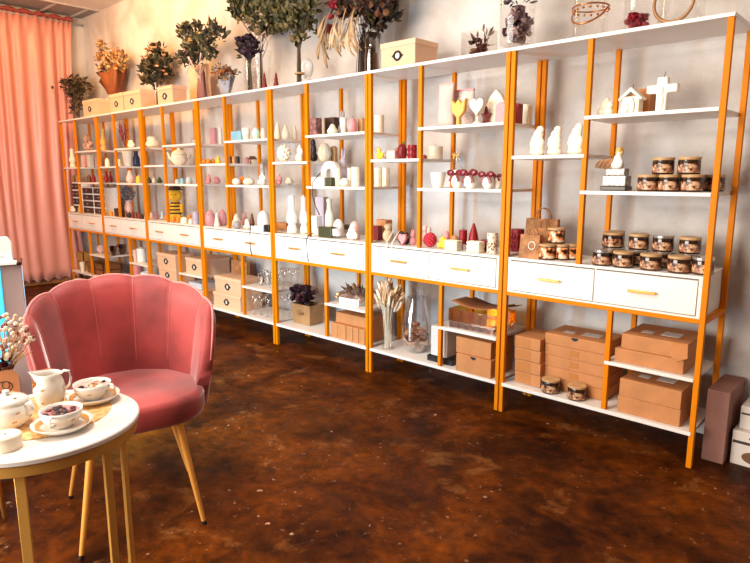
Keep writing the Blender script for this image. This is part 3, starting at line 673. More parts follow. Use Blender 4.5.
# ------------------------------------------------------------------ room
def floor_mat():
    m, nt, b = nodes_of('stained_concrete')
    tc = nt.nodes.new('ShaderNodeTexCoord')
    def noise(s, d, dist=0):
        n = nt.nodes.new('ShaderNodeTexNoise'); n.inputs['Scale'].default_value = s; n.inputs['Detail'].default_value = d; n.inputs['Roughness'].default_value = .66; n.inputs['Distortion'].default_value = dist
        nt.links.new(tc.outputs['Object'], n.inputs['Vector']); return n
    def ramp(a, b_, c0, c1):
        r = nt.nodes.new('ShaderNodeValToRGB'); r.color_ramp.elements[0].position = a; r.color_ramp.elements[1].position = b_
        r.color_ramp.elements[0].color = (*c0, 1); r.color_ramp.elements[1].color = (*c1, 1); return r
    def mix(f, a, b_):
        x = nt.nodes.new('ShaderNodeMix'); x.data_type = 'RGBA'; nt.links.new(f, x.inputs['Factor'])
        for s, i in ((a, 6), (b_, 7)):
            if isinstance(s, tuple): x.inputs[i].default_value = (*s, 1)
            else: nt.links.new(s, x.inputs[i])
        return x.outputs[2]
    r1 = ramp(.36, .66, (.022, .0038, .0003), (.155, .036, .0012)); nt.links.new(noise(2.4, 12, .5).outputs['Fac'], r1.inputs['Fac'])
    r2 = ramp(.36, .68, (.45, .42, .4), (1.35, 1.25, 1.05)); nt.links.new(noise(15, 12, .3).outputs['Fac'], r2.inputs['Fac'])
    mu = nt.nodes.new('ShaderNodeMix'); mu.data_type = 'RGBA'; mu.blend_type = 'MULTIPLY'; mu.inputs['Factor'].default_value = 1
    nt.links.new(r1.outputs[0], mu.inputs[6]); nt.links.new(r2.outputs[0], mu.inputs[7])
    r3 = ramp(.58, .76, (0, 0, 0), (.8, .8, .8)); nt.links.new(noise(4, 12, .4).outputs['Fac'], r3.inputs['Fac'])
    c = mix(r3.outputs[0], mu.outputs[2], (.33, .125, .032))
    r4 = ramp(.625, .67, (0, 0, 0), (1, 1, 1)); nt.links.new(noise(34, 6, .3).outputs['Fac'], r4.inputs['Fac'])
    r5 = ramp(.46, .62, (0, 0, 0), (.9, .9, .9)); nt.links.new(noise(2.3, 4).outputs['Fac'], r5.inputs['Fac'])
    ml = nt.nodes.new('ShaderNodeMath'); ml.operation = 'MULTIPLY'; nt.links.new(r4.outputs[0], ml.inputs[0]); nt.links.new(r5.outputs[0], ml.inputs[1])
    c = mix(ml.outputs[0], c, (.55, .27, .15))
    vo = nt.nodes.new('ShaderNodeTexVoronoi'); vo.inputs['Scale'].default_value = 9; nt.links.new(tc.outputs['Object'], vo.inputs['Vector'])
    r6 = ramp(.05, .09, (1, 1, 1), (0, 0, 0)); nt.links.new(vo.outputs['Distance'], r6.inputs['Fac'])
    ml2 = nt.nodes.new('ShaderNodeMath'); ml2.operation = 'MULTIPLY'; nt.links.new(r6.outputs[0], ml2.inputs[0])
    r7 = ramp(.5, .6, (0, 0, 0), (1, 1, 1)); nt.links.new(noise(4, 2).outputs['Fac'], r7.inputs['Fac']); nt.links.new(r7.outputs[0], ml2.inputs[1])
    c = mix(ml2.outputs[0], c, (.55, .32, .20))
    nt.links.new(c, b.inputs['Base Color'])
    rr = ramp(.3, .7, (.34, .34, .34), (.6, .6, .6)); nt.links.new(noise(6, 5).outputs['Fac'], rr.inputs['Fac']); nt.links.new(rr.outputs[0], b.inputs['Roughness'])
    b.inputs['Specular IOR Level'].default_value = .07
    bp = nt.nodes.new('ShaderNodeBump'); bp.inputs['Strength'].default_value = .18; bp.inputs['Distance'].default_value = .01
    nt.links.new(noise(14, 8).outputs['Fac'], bp.inputs['Height']); nt.links.new(bp.outputs['Normal'], b.inputs['Normal'])
    return m
def wall_mat():
    m, nt, b = nodes_of('limewashed_plaster')
    tc = nt.nodes.new('ShaderNodeTexCoord')
    n = nt.nodes.new('ShaderNodeTexNoise'); n.inputs['Scale'].default_value = 2.2; n.inputs['Detail'].default_value = 6; n.inputs['Distortion'].default_value = .5
    r = nt.nodes.new('ShaderNodeValToRGB'); r.color_ramp.elements[0].position = .36; r.color_ramp.elements[1].position = .62
    r.color_ramp.elements[0].color = (.47, .41, .37, 1); r.color_ramp.elements[1].color = (.66, .62, .59, 1)
    n2 = nt.nodes.new('ShaderNodeTexNoise'); n2.inputs['Scale'].default_value = 11; n2.inputs['Detail'].default_value = 9
    bp = nt.nodes.new('ShaderNodeBump'); bp.inputs['Strength'].default_value = .8; bp.inputs['Distance'].default_value = .02
    for x in (n, n2): nt.links.new(tc.outputs['Object'], x.inputs['Vector'])
    nt.links.new(n.outputs['Fac'], r.inputs['Fac']); nt.links.new(r.outputs[0], b.inputs['Base Color'])
    nt.links.new(n2.outputs['Fac'], bp.inputs['Height']); nt.links.new(bp.outputs['Normal'], b.inputs['Normal'])
    b.inputs['Roughness'].default_value = .75
    return m
X0, X1, Y0, Y1, ZC = -6.78, 2.6, -5.0, .42, 2.99
WALL = wall_mat(); WALLD = mat('dark_low_bounce_wall', (.20, .15, .12), .8, noise=.2, scale=5)  # second material: unseen walls, coloured dark to cut bounced light
struct(obj('floor', box(X0 - .1, X1 + .1, Y0 - .1, Y1 + .1, -.05, 0), floor_mat()))
struct(obj('wall_back', box(X0 - .1, X1 + .1, Y1, Y1 + .1, 0, ZC), WALL))
struct(obj('wall_left', box(X0 - .1, X0, Y0, Y1, 0, ZC), WALL))
struct(obj('wall_right', box(X1, X1 + .1, Y0, Y1, 0, ZC), WALLD))
WX0, WX1, WZ0, WZ1 = -4.6, -.2, .5, 2.6
struct(obj('wall_front', [box(X0 - .1, WX0, Y0 - .1, Y0, 0, ZC), box(WX1, X1 + .1, Y0 - .1, Y0, 0, ZC), box(WX0, WX1, Y0 - .1, Y0, 0, WZ0), box(WX0, WX1, Y0 - .1, Y0, WZ1, ZC)], WALLD))
wn = struct(obj('window_1', [box(WX0, WX1, Y0 - .08, Y0 - .02, WZ0, WZ0 + .06), box(WX0, WX1, Y0 - .08, Y0 - .02, WZ1 - .06, WZ1)] + [box(x - .03, x + .03, Y0 - .08, Y0 - .02, WZ0 + .06, WZ1 - .06) for x in (WX0 + .03, -3.15, -1.7, WX1 - .03)], mat('white_window_frame', (.7, .68, .64), .4)))
obj('window_pane', box(WX0 + .06, WX1 - .06, Y0 - .052, Y0 - .048, WZ0 + .06, WZ1 - .06), glass('window_glass', (1, 1, 1), .05), wn)
struct(obj('ceiling', box(-6.29, X1 + .1, Y0 - .1, Y1 + .1, ZC, ZC + .05), mat('ceiling_tile_white', (.80, .72, .64), .8, noise=.06, scale=5)))
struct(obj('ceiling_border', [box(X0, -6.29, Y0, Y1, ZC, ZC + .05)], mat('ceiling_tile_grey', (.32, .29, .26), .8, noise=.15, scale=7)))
struct(obj('trim_1', [box(-6.305, -6.275, Y0, Y1, ZC - .012, ZC)] + [box(X0, -6.305, y - .012, y + .012, ZC - .012, ZC) for y in (.30, -.02, -.62, -1.22, -1.82)], mat('ceiling_grid_metal', (.5, .46, .42), .5)))
struct(obj('baseboard_left', box(X0, X0 + .018, Y0, Y1, 0, .10), mat('warm_wood_baseboard', (.42, .15, .04), .5, noise=.25)))

# curtain on the left wall
def curtain():
    t = thing('curtain', 'pink satin curtain hanging from a rod along the left wall to the baseboard', 'curtain', (X0 + .055, .285, 0))
    n, mz = 220, 24; v, f = [], []
    ys, ye = 0.0, -3.0
    for i in range(n + 1):
        s = i / n; y = ys + (ye - ys) * s
        for j in range(mz + 1):
            q = j / mz; z = 2.935 - (2.935 - .05) * q
            A = (.010 + .022 * min(1, q * 2.5)) * (1 - .72 * q)
            ph = 2 * pi * (s * 24 + .35 * sin(s * 23))
            x = A * sin(ph + .5 * sin(3 * q + s * 9)) + .008 * sin(ph * .37 + q * 4) + .010 * q * sin(q * 14 + s * 30)
            if z > 2.86: x = .02 * sin(ph * 2)
            yy = y * (1 - .01 * (1 - q)) - .05 * q * (i == 0) + (.16 * q ** 3 - .20 * q) * (1 - s) ** 8
            v.append((x, yy, z + (0.02 * sin(ph * 1.3) if j == mz else 0)))
    for i in range(n):
        for j in range(mz):
            a = i * (mz + 1) + j; f.append((a, a + mz + 1, a + mz + 2, a + 1))
    m = mat('pink_satin', (.76, .31, .24), .34, sheen=.3, noise=.05, scale=3, bump=.12, bscale=9)
    obj('curtain_fabric', [(v, f)], m, t, smooth=True, solid=.003)
    hv, hf = [], []
    for i in range(n + 1):
        y = -3.0 * i / n; k = sin(2 * pi * i / n * 40); g = .5 + .5 * sin(2 * pi * i / n * 20)
        for z, o in ((2.922, .020), (2.938, .034 + .01 * k), (2.946 + .026 * g, .026 - .012 * k)): hv.append((o, y, z))
    for i in range(n):
        for j in range(2):
            a = i * 3 + j; hf.append((a, a + 3, a + 4, a + 1))
    obj('gathered_heading', [(hv, hf)], mat('rose_heading', (.34, .06, .05), .5), t, smooth=True, solid=.003)
    obj('curtain_rod', tube([(0, .12, 2.905), (0, -3.1, 2.905)], .010, 10), W('silver'), t, smooth=True)
curtain()
tag(obj('wall_hook', [ball((0, 0, .0), .012, .012, .018), tube([(0, 0, 0), (.012, 0, -.012), (.02, 0, .012)], .004, 5)], BLACK, smooth=True, loc=(-6.62, -.02, 2.175)), 'small black hook on the pink curtain near the shelf end', 'hook')

# ------------------------------------------------------------------ chair
def make_chair():
    CX, CY = -1.40, -1.735
    t = thing('shell_armchair', 'rose pink velvet shell armchair with scalloped back and gold legs', 'chair', (CX, CY, 0), math.atan2(-.288, .957))
    VEL = mat('rose_velvet', (.46, .060, .056), .62, noise=.52, scale=5.5, sheen=.8, bump=.06, bscale=9)
    NCH, PER, NZ = 7, 10, 12
    Rr, strt = .262, .075
    Ltot = pi * Rr + 2 * strt; N = NCH * PER
    def path(s):
        a = s * Ltot
        if a < strt: return Vector((strt - a, Rr, 0)), Vector((0, 1, 0))
        if a > Ltot - strt: return Vector((a - (Ltot - strt), -Rr, 0)), Vector((0, -1, 0))
        th = (a - strt) / Rr
        return Vector((-Rr * sin(th), Rr * cos(th), 0)), Vector((-sin(th), cos(th), 0))
    def ztop(s):
        e = abs(2 * s - 1)
        base = .690 + .145 * max(0, cos(e * pi / 2)) ** .75
        sc_ = abs(sin(pi * NCH * s)) ** .75
        drop = -.13 * max(0, (e - .84) / .16) ** 2.2
        return base - .008 + .012 * sc_ + drop
    v, f = [], []; rows = NZ + 1
    def surf(side):
        o = len(v)
        for i in range(N + 1):
            s = i / N; p, nrm = path(s); ch = abs(sin(pi * NCH * s)) ** .7
            zt = ztop(s)
            for j in range(rows):
                q = j / NZ; z = .385 + (zt - .385) * q
                fl = -.02 + .055 * q - .03 * max(0, (abs(2 * s - 1) - .86) / .14) ** 2
                th = .026 * (1 - .25 * q) * math.sqrt(max(0.02, 1 - q ** 14))
                off = fl + (th + .004 * ch if side else -th - .009 * ch * min(1, q * 2 + .3))
                pp = p + nrm * off
                v.append((pp.x * 1.0, pp.y, z))
        for i in range(N):
            for j in range(NZ):
                a = o + i * rows + j
                f.append((a, a + 1, a + rows + 1, a + rows) if side else (a, a + rows, a + rows + 1, a + 1))
        return o
    a, b = surf(0), surf(1)
    for i in range(N):
        f.append((a + i * rows + NZ, a + (i + 1) * rows + NZ, b + (i + 1) * rows + NZ, b + i * rows + NZ))
        f.append((a + i * rows, b + i * rows, b + (i + 1) * rows, a + (i + 1) * rows))
    for j in range(NZ):
        f.append((a + j, a + j + 1, b + j + 1, b + j)); k = N * rows
        f.append((a + k + j, b + k + j, b + k + j + 1, a + k + j + 1))
    sh = obj('backrest', [(v, f)], VEL, t, smooth=True, ang=1.2)
    pip, sm = [], []
    P = []
    for i in range(N + 1):
        s = i / N; p, nrm = path(s); e = abs(2 * s - 1); pp = p + nrm * (.035 + .006 - .03 * max(0, (e - .86) / .14) ** 2); P.append((pp.x, pp.y, ztop(s) + .001))
    pip.append(tube(P, .0045, 6))
    obj('piping', pip, mat('light_rose_piping', (.66, .20, .18), .5, sheen=.8), sh, smooth=True)
    for k in range(1, NCH):
        s = k / NCH; p, nrm = path(s); P = []
        for j in range(3, NZ + 1):
            q = j / NZ; z = .385 + (ztop(s) - .385) * q; th = .026 * (1 - .25 * q) * math.sqrt(max(0.02, 1 - q ** 14)); pp = p + nrm * (-.02 + .055 * q - th - .0005); P.append((pp.x, pp.y, z))
        sm.append(tube(P, .0019, 5))
    obj('seam', sm, mat('rose_seam', (.56, .14, .12), .8, spec=.1), sh, smooth=True)
    # seat cushion: D plan
    out = []
    for i in range(40):
        an = 2 * pi * i / 40; ca, sa = cos(an), sin(an)
        x = .235 * math.copysign(abs(ca) ** (.62 if ca > 0 else 1), ca) - .03; y = .250 * math.copysign(abs(sa) ** .72, sa)
        out.append((x, y))
    v, f = [], []
    for k, (sc_, z) in enumerate([(.90, .375), (.97, .380), (1.0, .40), (1.0, .445), (.975, .462), (.90, .470), (.5, .476)]):
        for x, y in out: v.append((x * sc_ - .0, y * sc_, z))
    for k in range(6):
        for i in range(40): f.append((k * 40 + i, k * 40 + (i + 1) % 40, (k + 1) * 40 + (i + 1) % 40, (k + 1) * 40 + i))
    f.append(tuple(range(39, -1, -1))); f.append(tuple(6 * 40 + i for i in range(40)))
    st = obj('seat', [(v, f)], VEL, t, smooth=True, ang=1.3)
    LG = mat('gold_painted_leg', (.80, .36, .07), .3, metal=.25)
    for fx, fy, tx, ty in ((.209, .185, .14, .13), (.209, -.207, .14, -.14), (-.224, -.208, -.14, -.14), (-.197, .23, -.13, .14)):
        l = obj('leg', tube([(tx, ty, .385), (fx, fy, .012)], .0145, 12, .008), LG, t, smooth=True, ang=.8)
        c = obj('foot_cap', tube([(fx, fy, .014), (fx + (fx - tx) * .03, fy + (fy - ty) * .03, 0)], .0085, 10, .0085), BLACK, l, smooth=True, ang=.8); c['label'] = 'black rubber foot'
make_chair()

# ------------------------------------------------------------------ tea table
TX, TY, TZ = -.932, -2.168, .62
def make_table():
    t = thing('tea_table', 'round white topped tea table with gold rim and legs in front of the pink chair', 'table', (TX, TY, 0))
    obj('tabletop', lathe([(.218, TZ - .016), (.225, TZ - .012), (.225, TZ - .003), (.222, TZ)], 64), mat('white_stone_top', (.86, .80, .74), .22, noise=.05, scale=7), t, smooth=True, ang=.7)
    GM = mat('gold_table_metal', (.72, .40, .09), .34, metal=.4)
    obj('rim', lathe([(.176, TZ - .040), (.219, TZ - .040), (.219, TZ - .0165), (.176, TZ - .0165)], 64, cap=0), GM, t, smooth=True, ang=.7)
    for a in (21.6, 39.6, -33, 183, 240):
        r = math.radians(a); v, f = box(-.004, .004, -.011, .011, .012, TZ - .042)
        M = Matrix.Rotation(r, 3, 'Z') ; q = Vector(((.187 if a == -33 else .202) * cos(r), (.187 if a == -33 else .202) * sin(r), 0))
        obj('leg', [([tuple(M @ Vector(p) + q) for p in v], f)], GM, t, bevel=.001, seg=1)
    obj('foot_ring', lathe([(.176, 0), (.214, 0), (.214, .012), (.176, .012), (.176, 0)], 48, cap=0), GM, t, smooth=True, ang=.7)
make_table()
def loc2(x, y): return (x, y, TZ)
PATT = mat('gold_leaf_pattern', (.58, .34, .20), .35)
def sprigs(r_at, zs, n, off, s=.006):
    P = []
    for z in zs:
        r = r_at(z)
        for i in range(n):
            a = 2 * pi * i / n + off + z * 40
            c = Vector((r * cos(a), r * sin(a), z)); ta = Vector((-sin(a), cos(a), 0)); up = Vector((0, 0, 1)); nn = Vector((cos(a), sin(a), 0)) * .0008
            P.append(([tuple(c + nn - ta * s - up * s * .5), tuple(c + nn + ta * s * .9 - up * s * .3), tuple(c + nn + ta * s + up * s * .6), tuple(c + nn - ta * s * .8 + up * s * .4)], [(0, 1, 2, 3)]))
    return P
def prof_r(pr):
    def f(z):
        for (a, b), (c, d) in zip(pr, pr[1:]):
            if b <= z <= d: return a + (c - a) * (z - b) / max(d - b, 1e-6)
        return pr[-1][0]
    return f
SIL = mat('polished_silver', (.7, .66, .6), .15, metal=.9)
def teacup(name, x, y, label, slabel, fill, seed, ha, sd=.067):
    s = thing('saucer', slabel, 'saucer', loc2(x, y) if isinstance(x, float) else x, 0, 'saucers on the tea table')
    z0 = s.location.z
    obj('saucer_dish', lathe([(.03, 0), (.032, .003), (.055, .006), (sd, .017), (sd, .019), (.055, .009), (.03, .006), (.001, .006)], 40), WHITEC, s, smooth=True)
    obj('gold_band', [lathe([(sd - .018, .0135), (sd - .009, .0165)], 40, cap=0)], GOLD, s, smooth=True)
    c = thing('teacup', label, 'cup', (s.location.x, s.location.y, z0 + .0068), ha, 'teacups on the tea table')
    c.scale = (.86, .86, .86)
    pr = [(.026, 0), (.028, .004), (.043, .014), (.052, .032), (.055, .050)]
    obj('cup_body', lathe(pr + [(.0525, .050), (.049, .032), (.040, .016), (.001, .010)], 40), WHITEC, c, smooth=True)
    obj('gold_pattern', sprigs(prof_r(pr), (.028,), 6, seed), PATT, c)
    obj('handle', tube([(.050, 0, .044), (.066, 0, .047), (.074, 0, .036), (.066, 0, .022), (.046, 0, .018)], .0035, 8), WHITEC, c, smooth=True)
    obj('candle_wax', lathe([(.046, .030), (.0505, .040), (.001, .0405)], 32), W('palepink') if fill else W('dustypink'), c, smooth=True)
    R.seed(seed); B = []
    for i in range(30 if not fill else 18):
        a, q = R.uniform(0, 6.28), R.uniform(0, .042); B.append(ball((q * cos(a), q * sin(a), .0425), R.uniform(.006, .011), R.uniform(.005, .009), .004, 7, 5))
    obj('dried_petals', B, leafmat('dark_petals' if not fill else 'mixed_petals', [(.015, .01, .01), (.02, .012, .012), (.22, .06, .04), (.012, .01, .012), (.10, .02, .02)] if not fill else [(.78, .6, .4), (.45, .16, .05), (.04, .02, .02), (.85, .72, .55)]), c, smooth=True)
    return s, c
def tea_things():
    pm = obj('placemat', [lathe([(.001, 0), (.155, 0), (.155, .002), (.001, .002)], 48)], mat('gold_foil_mat', (.60, .26, .05), .4, metal=.2, noise=.5, scale=70, col2=(.88, .62, .30)), loc=(-.965, -2.150, TZ), smooth=True, ang=.7)
    tag(pm, 'round gold patterned placemat lying on the white tea table', 'placemat')
    z = TZ + .0022
    teacup('a', (-.840, -2.152, z), 0, 'gilt teacup filled with dark dried petals, nearest the table edge', 'white saucer with gold band under the dark petal teacup', 0, 3, -.75)
    teacup('b', (-.972, -2.026, z), 0, 'gilt teacup filled with pale petals, beside the pink chair seat', 'white saucer with gold band under the pale petal teacup', 1, 5, .65)
    # cream jug
    t = thing('cream_jug', 'white porcelain cream jug with gold patch and wide spout on the tea table', 'jug', (-1.000, -2.122, z), .75)
    pr = [(.030, 0), (.033, .004), (.046, .02), (.055, .045), (.056, .062), (.050, .085), (.043, .100), (.045, .112)]
    v, f = lathe(pr + [(.042, .112), (.040, .100), (.047, .080), (.05, .06), (.04, .015), (.001, .01)], 40)
    v2 = []
    for x, y, zz in v:
        if zz > .085 and x < 0:
            k = min(1, (zz - .085) / .027) * max(0, -x / .045) ** 2.5 * max(0, 1 - abs(y) / .04); x -= .034 * k; zz += .004 * k
        v2.append((x, y, zz))
    obj('jug_body', [(v2, f)], WHITEC, t, smooth=True)
    g = arc_patch(1, 0, 1, pi * 1.0, pi * 1.36, 10)[1]; gv = []
    for i in range(11):
        a = pi * 1.0 + pi * .36 * i / 10
        for zz in (.050, .094):
            zz = zz + (.035 * i / 10 if zz < .06 else 0); r = prof_r(pr)(zz) + .0012; gv.append((r * cos(a) - (.008 if zz > .09 else 0), r * sin(a), zz))
    p = obj('gold_patch', [(gv, g)], mat('gold_glaze', (.62, .24, .03), .2, metal=.5, noise=.4, scale=80), t, smooth=True); p['label'] = 'amber gold glazed patch'
    obj('gold_pattern', sprigs(prof_r(pr), (.028, .07), 4, .4, .007), PATT, t)
    obj('handle', tube([(.040, 0, .106), (.062, 0, .120), (.080, 0, .118), (.086, 0, .098), (.078, 0, .074), (.055, 0, .058)], .0046, 8), WHITEC, t, smooth=True)
    t.scale = (.68, .68, .84)
    # sugar pot
    t = thing('sugar_pot', 'round white porcelain sugar pot with lid and gold sprigs', 'sugar pot', (-.948, -2.234, z), .55)
    pr = [(.034, 0), (.036, .004), (.055, .02), (.064, .045), (.062, .062), (.052, .078)]
    obj('pot_body', lathe(pr, 40), WHITEC, t, smooth=True)
    obj('gold_pattern', sprigs(prof_r(pr), (.030, .056), 7, .9), PATT, t)
    l = obj('lid', lathe([(.054, .078), (.055, .081), (.044, .090), (.02, .096), (.007, .098), (.006, .102), (.010, .107), (.008, .113), (0, .115)], 36), WHITEC, t, smooth=True)
    obj('gold_pattern', sprigs(lambda q: .036, (.0935,), 6, .2, .005), PATT, l)
    for sgn in (1, -1): obj('handle', tube([(sgn * .054, 0, .070), (sgn * .074, 0, .082), (sgn * .084, 0, .066), (sgn * .074, 0, .048), (sgn * .060, 0, .040)], .004, 8), WHITEC, t, smooth=True)
    t.scale = (.86, .86, .80)
    # tealight
    t = thing('tealight_candle', 'short cream candle at the front edge of the white tea table', 'candle', (-.825, -2.276, TZ), 0)
    obj('wax_body', lathe([(.031, 0), (.032, .003), (.032, .030), (.029, .033), (.001, .031)], 32), W('cream'), t, smooth=True, ang=.7)
    obj('wick', tube([(0, 0, .030), (.001, 0, .036)], .0012, 5), WICK, t)
    # little purple glass
    t = thing('votive_glass', 'small dark purple glass between the cream jug and dried flowers', 'glass', (-1.09, -2.10, TZ), 0)
    vessel(t, .052, .075, .052, CYL, glass('purple_glass', (.35, .17, .22), .25))
    # dried flowers in a jar with kraft tag
    t = thing('dried_flower_jar', 'little glass jar of dried white flowers with a brown kraft tag', 'flowers', (-1.08, -2.20, TZ), 1.26)
    vessel(t, .075, .10, .075, [(.001, .03), (.9, .03), (.95, 0), (1, .05), (1, .75), (.7, .88), (.72, 1)], name='jar')
    obj('stems', [tube([(R.uniform(-.02, .02), R.uniform(-.02, .02), .006), (R.uniform(-.02, .02), R.uniform(-.02, .02), .10), (R.uniform(-.07, .07), R.uniform(-.05, .05), R.uniform(.15, .24))], .0012, 4) for _ in range(30)], mat('dry_gold_stems', (.40, .20, .05), .7), t)
    obj('white_flowers', [ball(inside((0, 0, .19), (.075, .055, .065), .3), .0055, .0055, .0055, 6, 4) for _ in range(150)], leafmat('baby_breath', [(.85, .70, .52), (.75, .52, .36), (.9, .8, .66), (.30, .10, .06)]), t)
    obj('dark_blooms', [bloom(inside((-.02, -.01, .13), (.045, .03, .035)), .018) for _ in range(7)], leafmat('plum', [(.08, .012, .02), (.14, .02, .02)]), t)
    k = obj('kraft_tag', [prism([(-.033, .04), (.033, .04), (.033, .10), (.02, .115), (-.02, .115), (-.033, .10)], -.0445, -.0425)], mat('kraft_tag', (.58, .24, .10), .7), t); k['label'] = 'brown kraft paper tag with dark drawing'
    obj('tag_print', [ring((0, -.0448, .073), .018, .014, .0012, 16), ring((.004, -.0448, .077), .008, .010, .001, 12)], BLACK, k)
tea_things()
# ------------------------------------------------------------------ counter on the far left
def counter():
    ang = 0.0
    t = thing('display_counter', 'grey display counter with black top and blue light strip at the left edge', 'counter', (-1.985, -1.90, 0), math.radians(72))
    h = .875
    obj('side_panel', box(-.040, .030, -.012, .12, 0, h), mat('grey_laminate', (.40, .32, .31), .5), t, bevel=.002)
    obj('carcass', [box(-.30, -.040, -.012, .12, 0, .05), box(-.30, -.040, .105, .12, .05, h)], mat('dark_interior', (.05, .02, .015), .6), t)
    obj('countertop', box(-.32, .034, -.02, .125, h, h + .012), mat('black_stone', (.012, .010, .010), .2), t, bevel=.003)
    m, nt, b = nodes_of('blue_light_strip'); b.inputs['Base Color'].default_value = (.05, .5, .8, 1); b.inputs['Emission Color'].default_value = (.06, .58, .95, 1); b.inputs['Emission Strength'].default_value = .8
    s = obj('light_strip', box(-.086, -.0405, -.016, .01, .052, h - .002), m, t, bevel=.003); s['label'] = 'glowing blue light strip'
    return t
counter()
def stool():
    t = thing('cream_stool', 'cream and pink upholstered stool partly hidden behind the pink chair', 'stool', (-1.83, -2.17, 0))
    obj('seat', lathe([(.13, .40), (.165, .405), (.175, .43), (.170, .455), (.14, .485), (.08, .505), (.001, .512)], 32), mat('cream_fabric', (.76, .56, .44), .8, noise=.15, scale=6, sheen=.3), t, smooth=True)
    for a in (.6, 2.2, 3.8, 5.4): obj('leg', tube([(.11 * cos(a), .11 * sin(a), .402), (.15 * cos(a), .15 * sin(a), 0)], .012, 8, .008), GOLD, t, smooth=True)
stool()
# ------------------------------------------------------------------ everything standing on the shelves
DOTTED = jar_label('dotted_wax', (.25, .12, .05), (.88, .74, .52), (.90, .78, .58), 70)
OLIVE = W('olive')
WHITEBOX = mat('white_grey_case', (.72, .68, .66), .4, noise=.15, scale=4)
PINKK = mat('pinkish_brown_card', (.30, .13, .095), .7, noise=.15, scale=8)
DUSK = mat('dusky_print', (.40, .16, .14), .5, noise=.8, scale=40)
DARKK = mat('dark_brown_card', (.06, .025, .015), .6)
BLUEW = mat('pale_blue_white_card', (.60, .62, .68), .5)
POTMIX = mat('pink_dark_mix', (.72, .42, .32), .5, noise=.9, scale=28)
DEC = [(.001, .01), (.8, .01), (.9, .0), (1, .08), (.95, .35), (.5, .55), (.3, .7), (.28, .86), (.4, .88), (.3, 1), (.05, 1)]
def feather(t, w, h, d):
    P = []
    for i in range(9):
        s = (i - 4) / 4.; tip = Vector((-.12 * w + s * w * .45, R.uniform(-.2, .2) * w, h * (1 - .25 * abs(s))))
        for k in range(16):
            q = k / 16; p = tip * q + Vector((w * .25, 0, 0)) * (1 - q)
            if q > .3: P.append(leaf(p, tip + Vector((R.uniform(-.4, .4) * h, R.uniform(-.3, .3) * h, 0)), h * .15, h * .03))
        P.append(tube([(w * .25, 0, .002), tuple(tip * .6 + Vector((w * .1, 0, 0))), tuple(tip)], .002, 4))
    obj('feather_plumes', P, leafmat('dark_red_plume', [(.20, .012, .02), (.13, .006, .012), (.28, .02, .03)]), t)
def hydrangea(t, w, h, d):
    obj('vase', lathe([(w * .18, 0), (w * .2, h * .05), (w * .26, h * .3), (w * .16, h * .5), (w * .2, h * .56)], 20), W('palepink'), t, smooth=True)
    obj('flower_head', leaves((0, 0, h * .76), (w * .5, w * .42, h * .24), 300, w * .16, w * .1, shell=.6), leafmat('grey_blue_petals', [(.16, .17, .22), (.22, .24, .30), (.11, .11, .14), (.26, .24, .26)]), t)
    obj('stems', [tube([(x, 0, .01), (x * 2, 0, h * .75)], .003, 5) for x in (-.008, 0, .008)], STEM, t)
EUC = [(.075, .062, .014), (.115, .09, .022), (.035, .034, .012), (.17, .12, .04), (.055, .052, .018)]
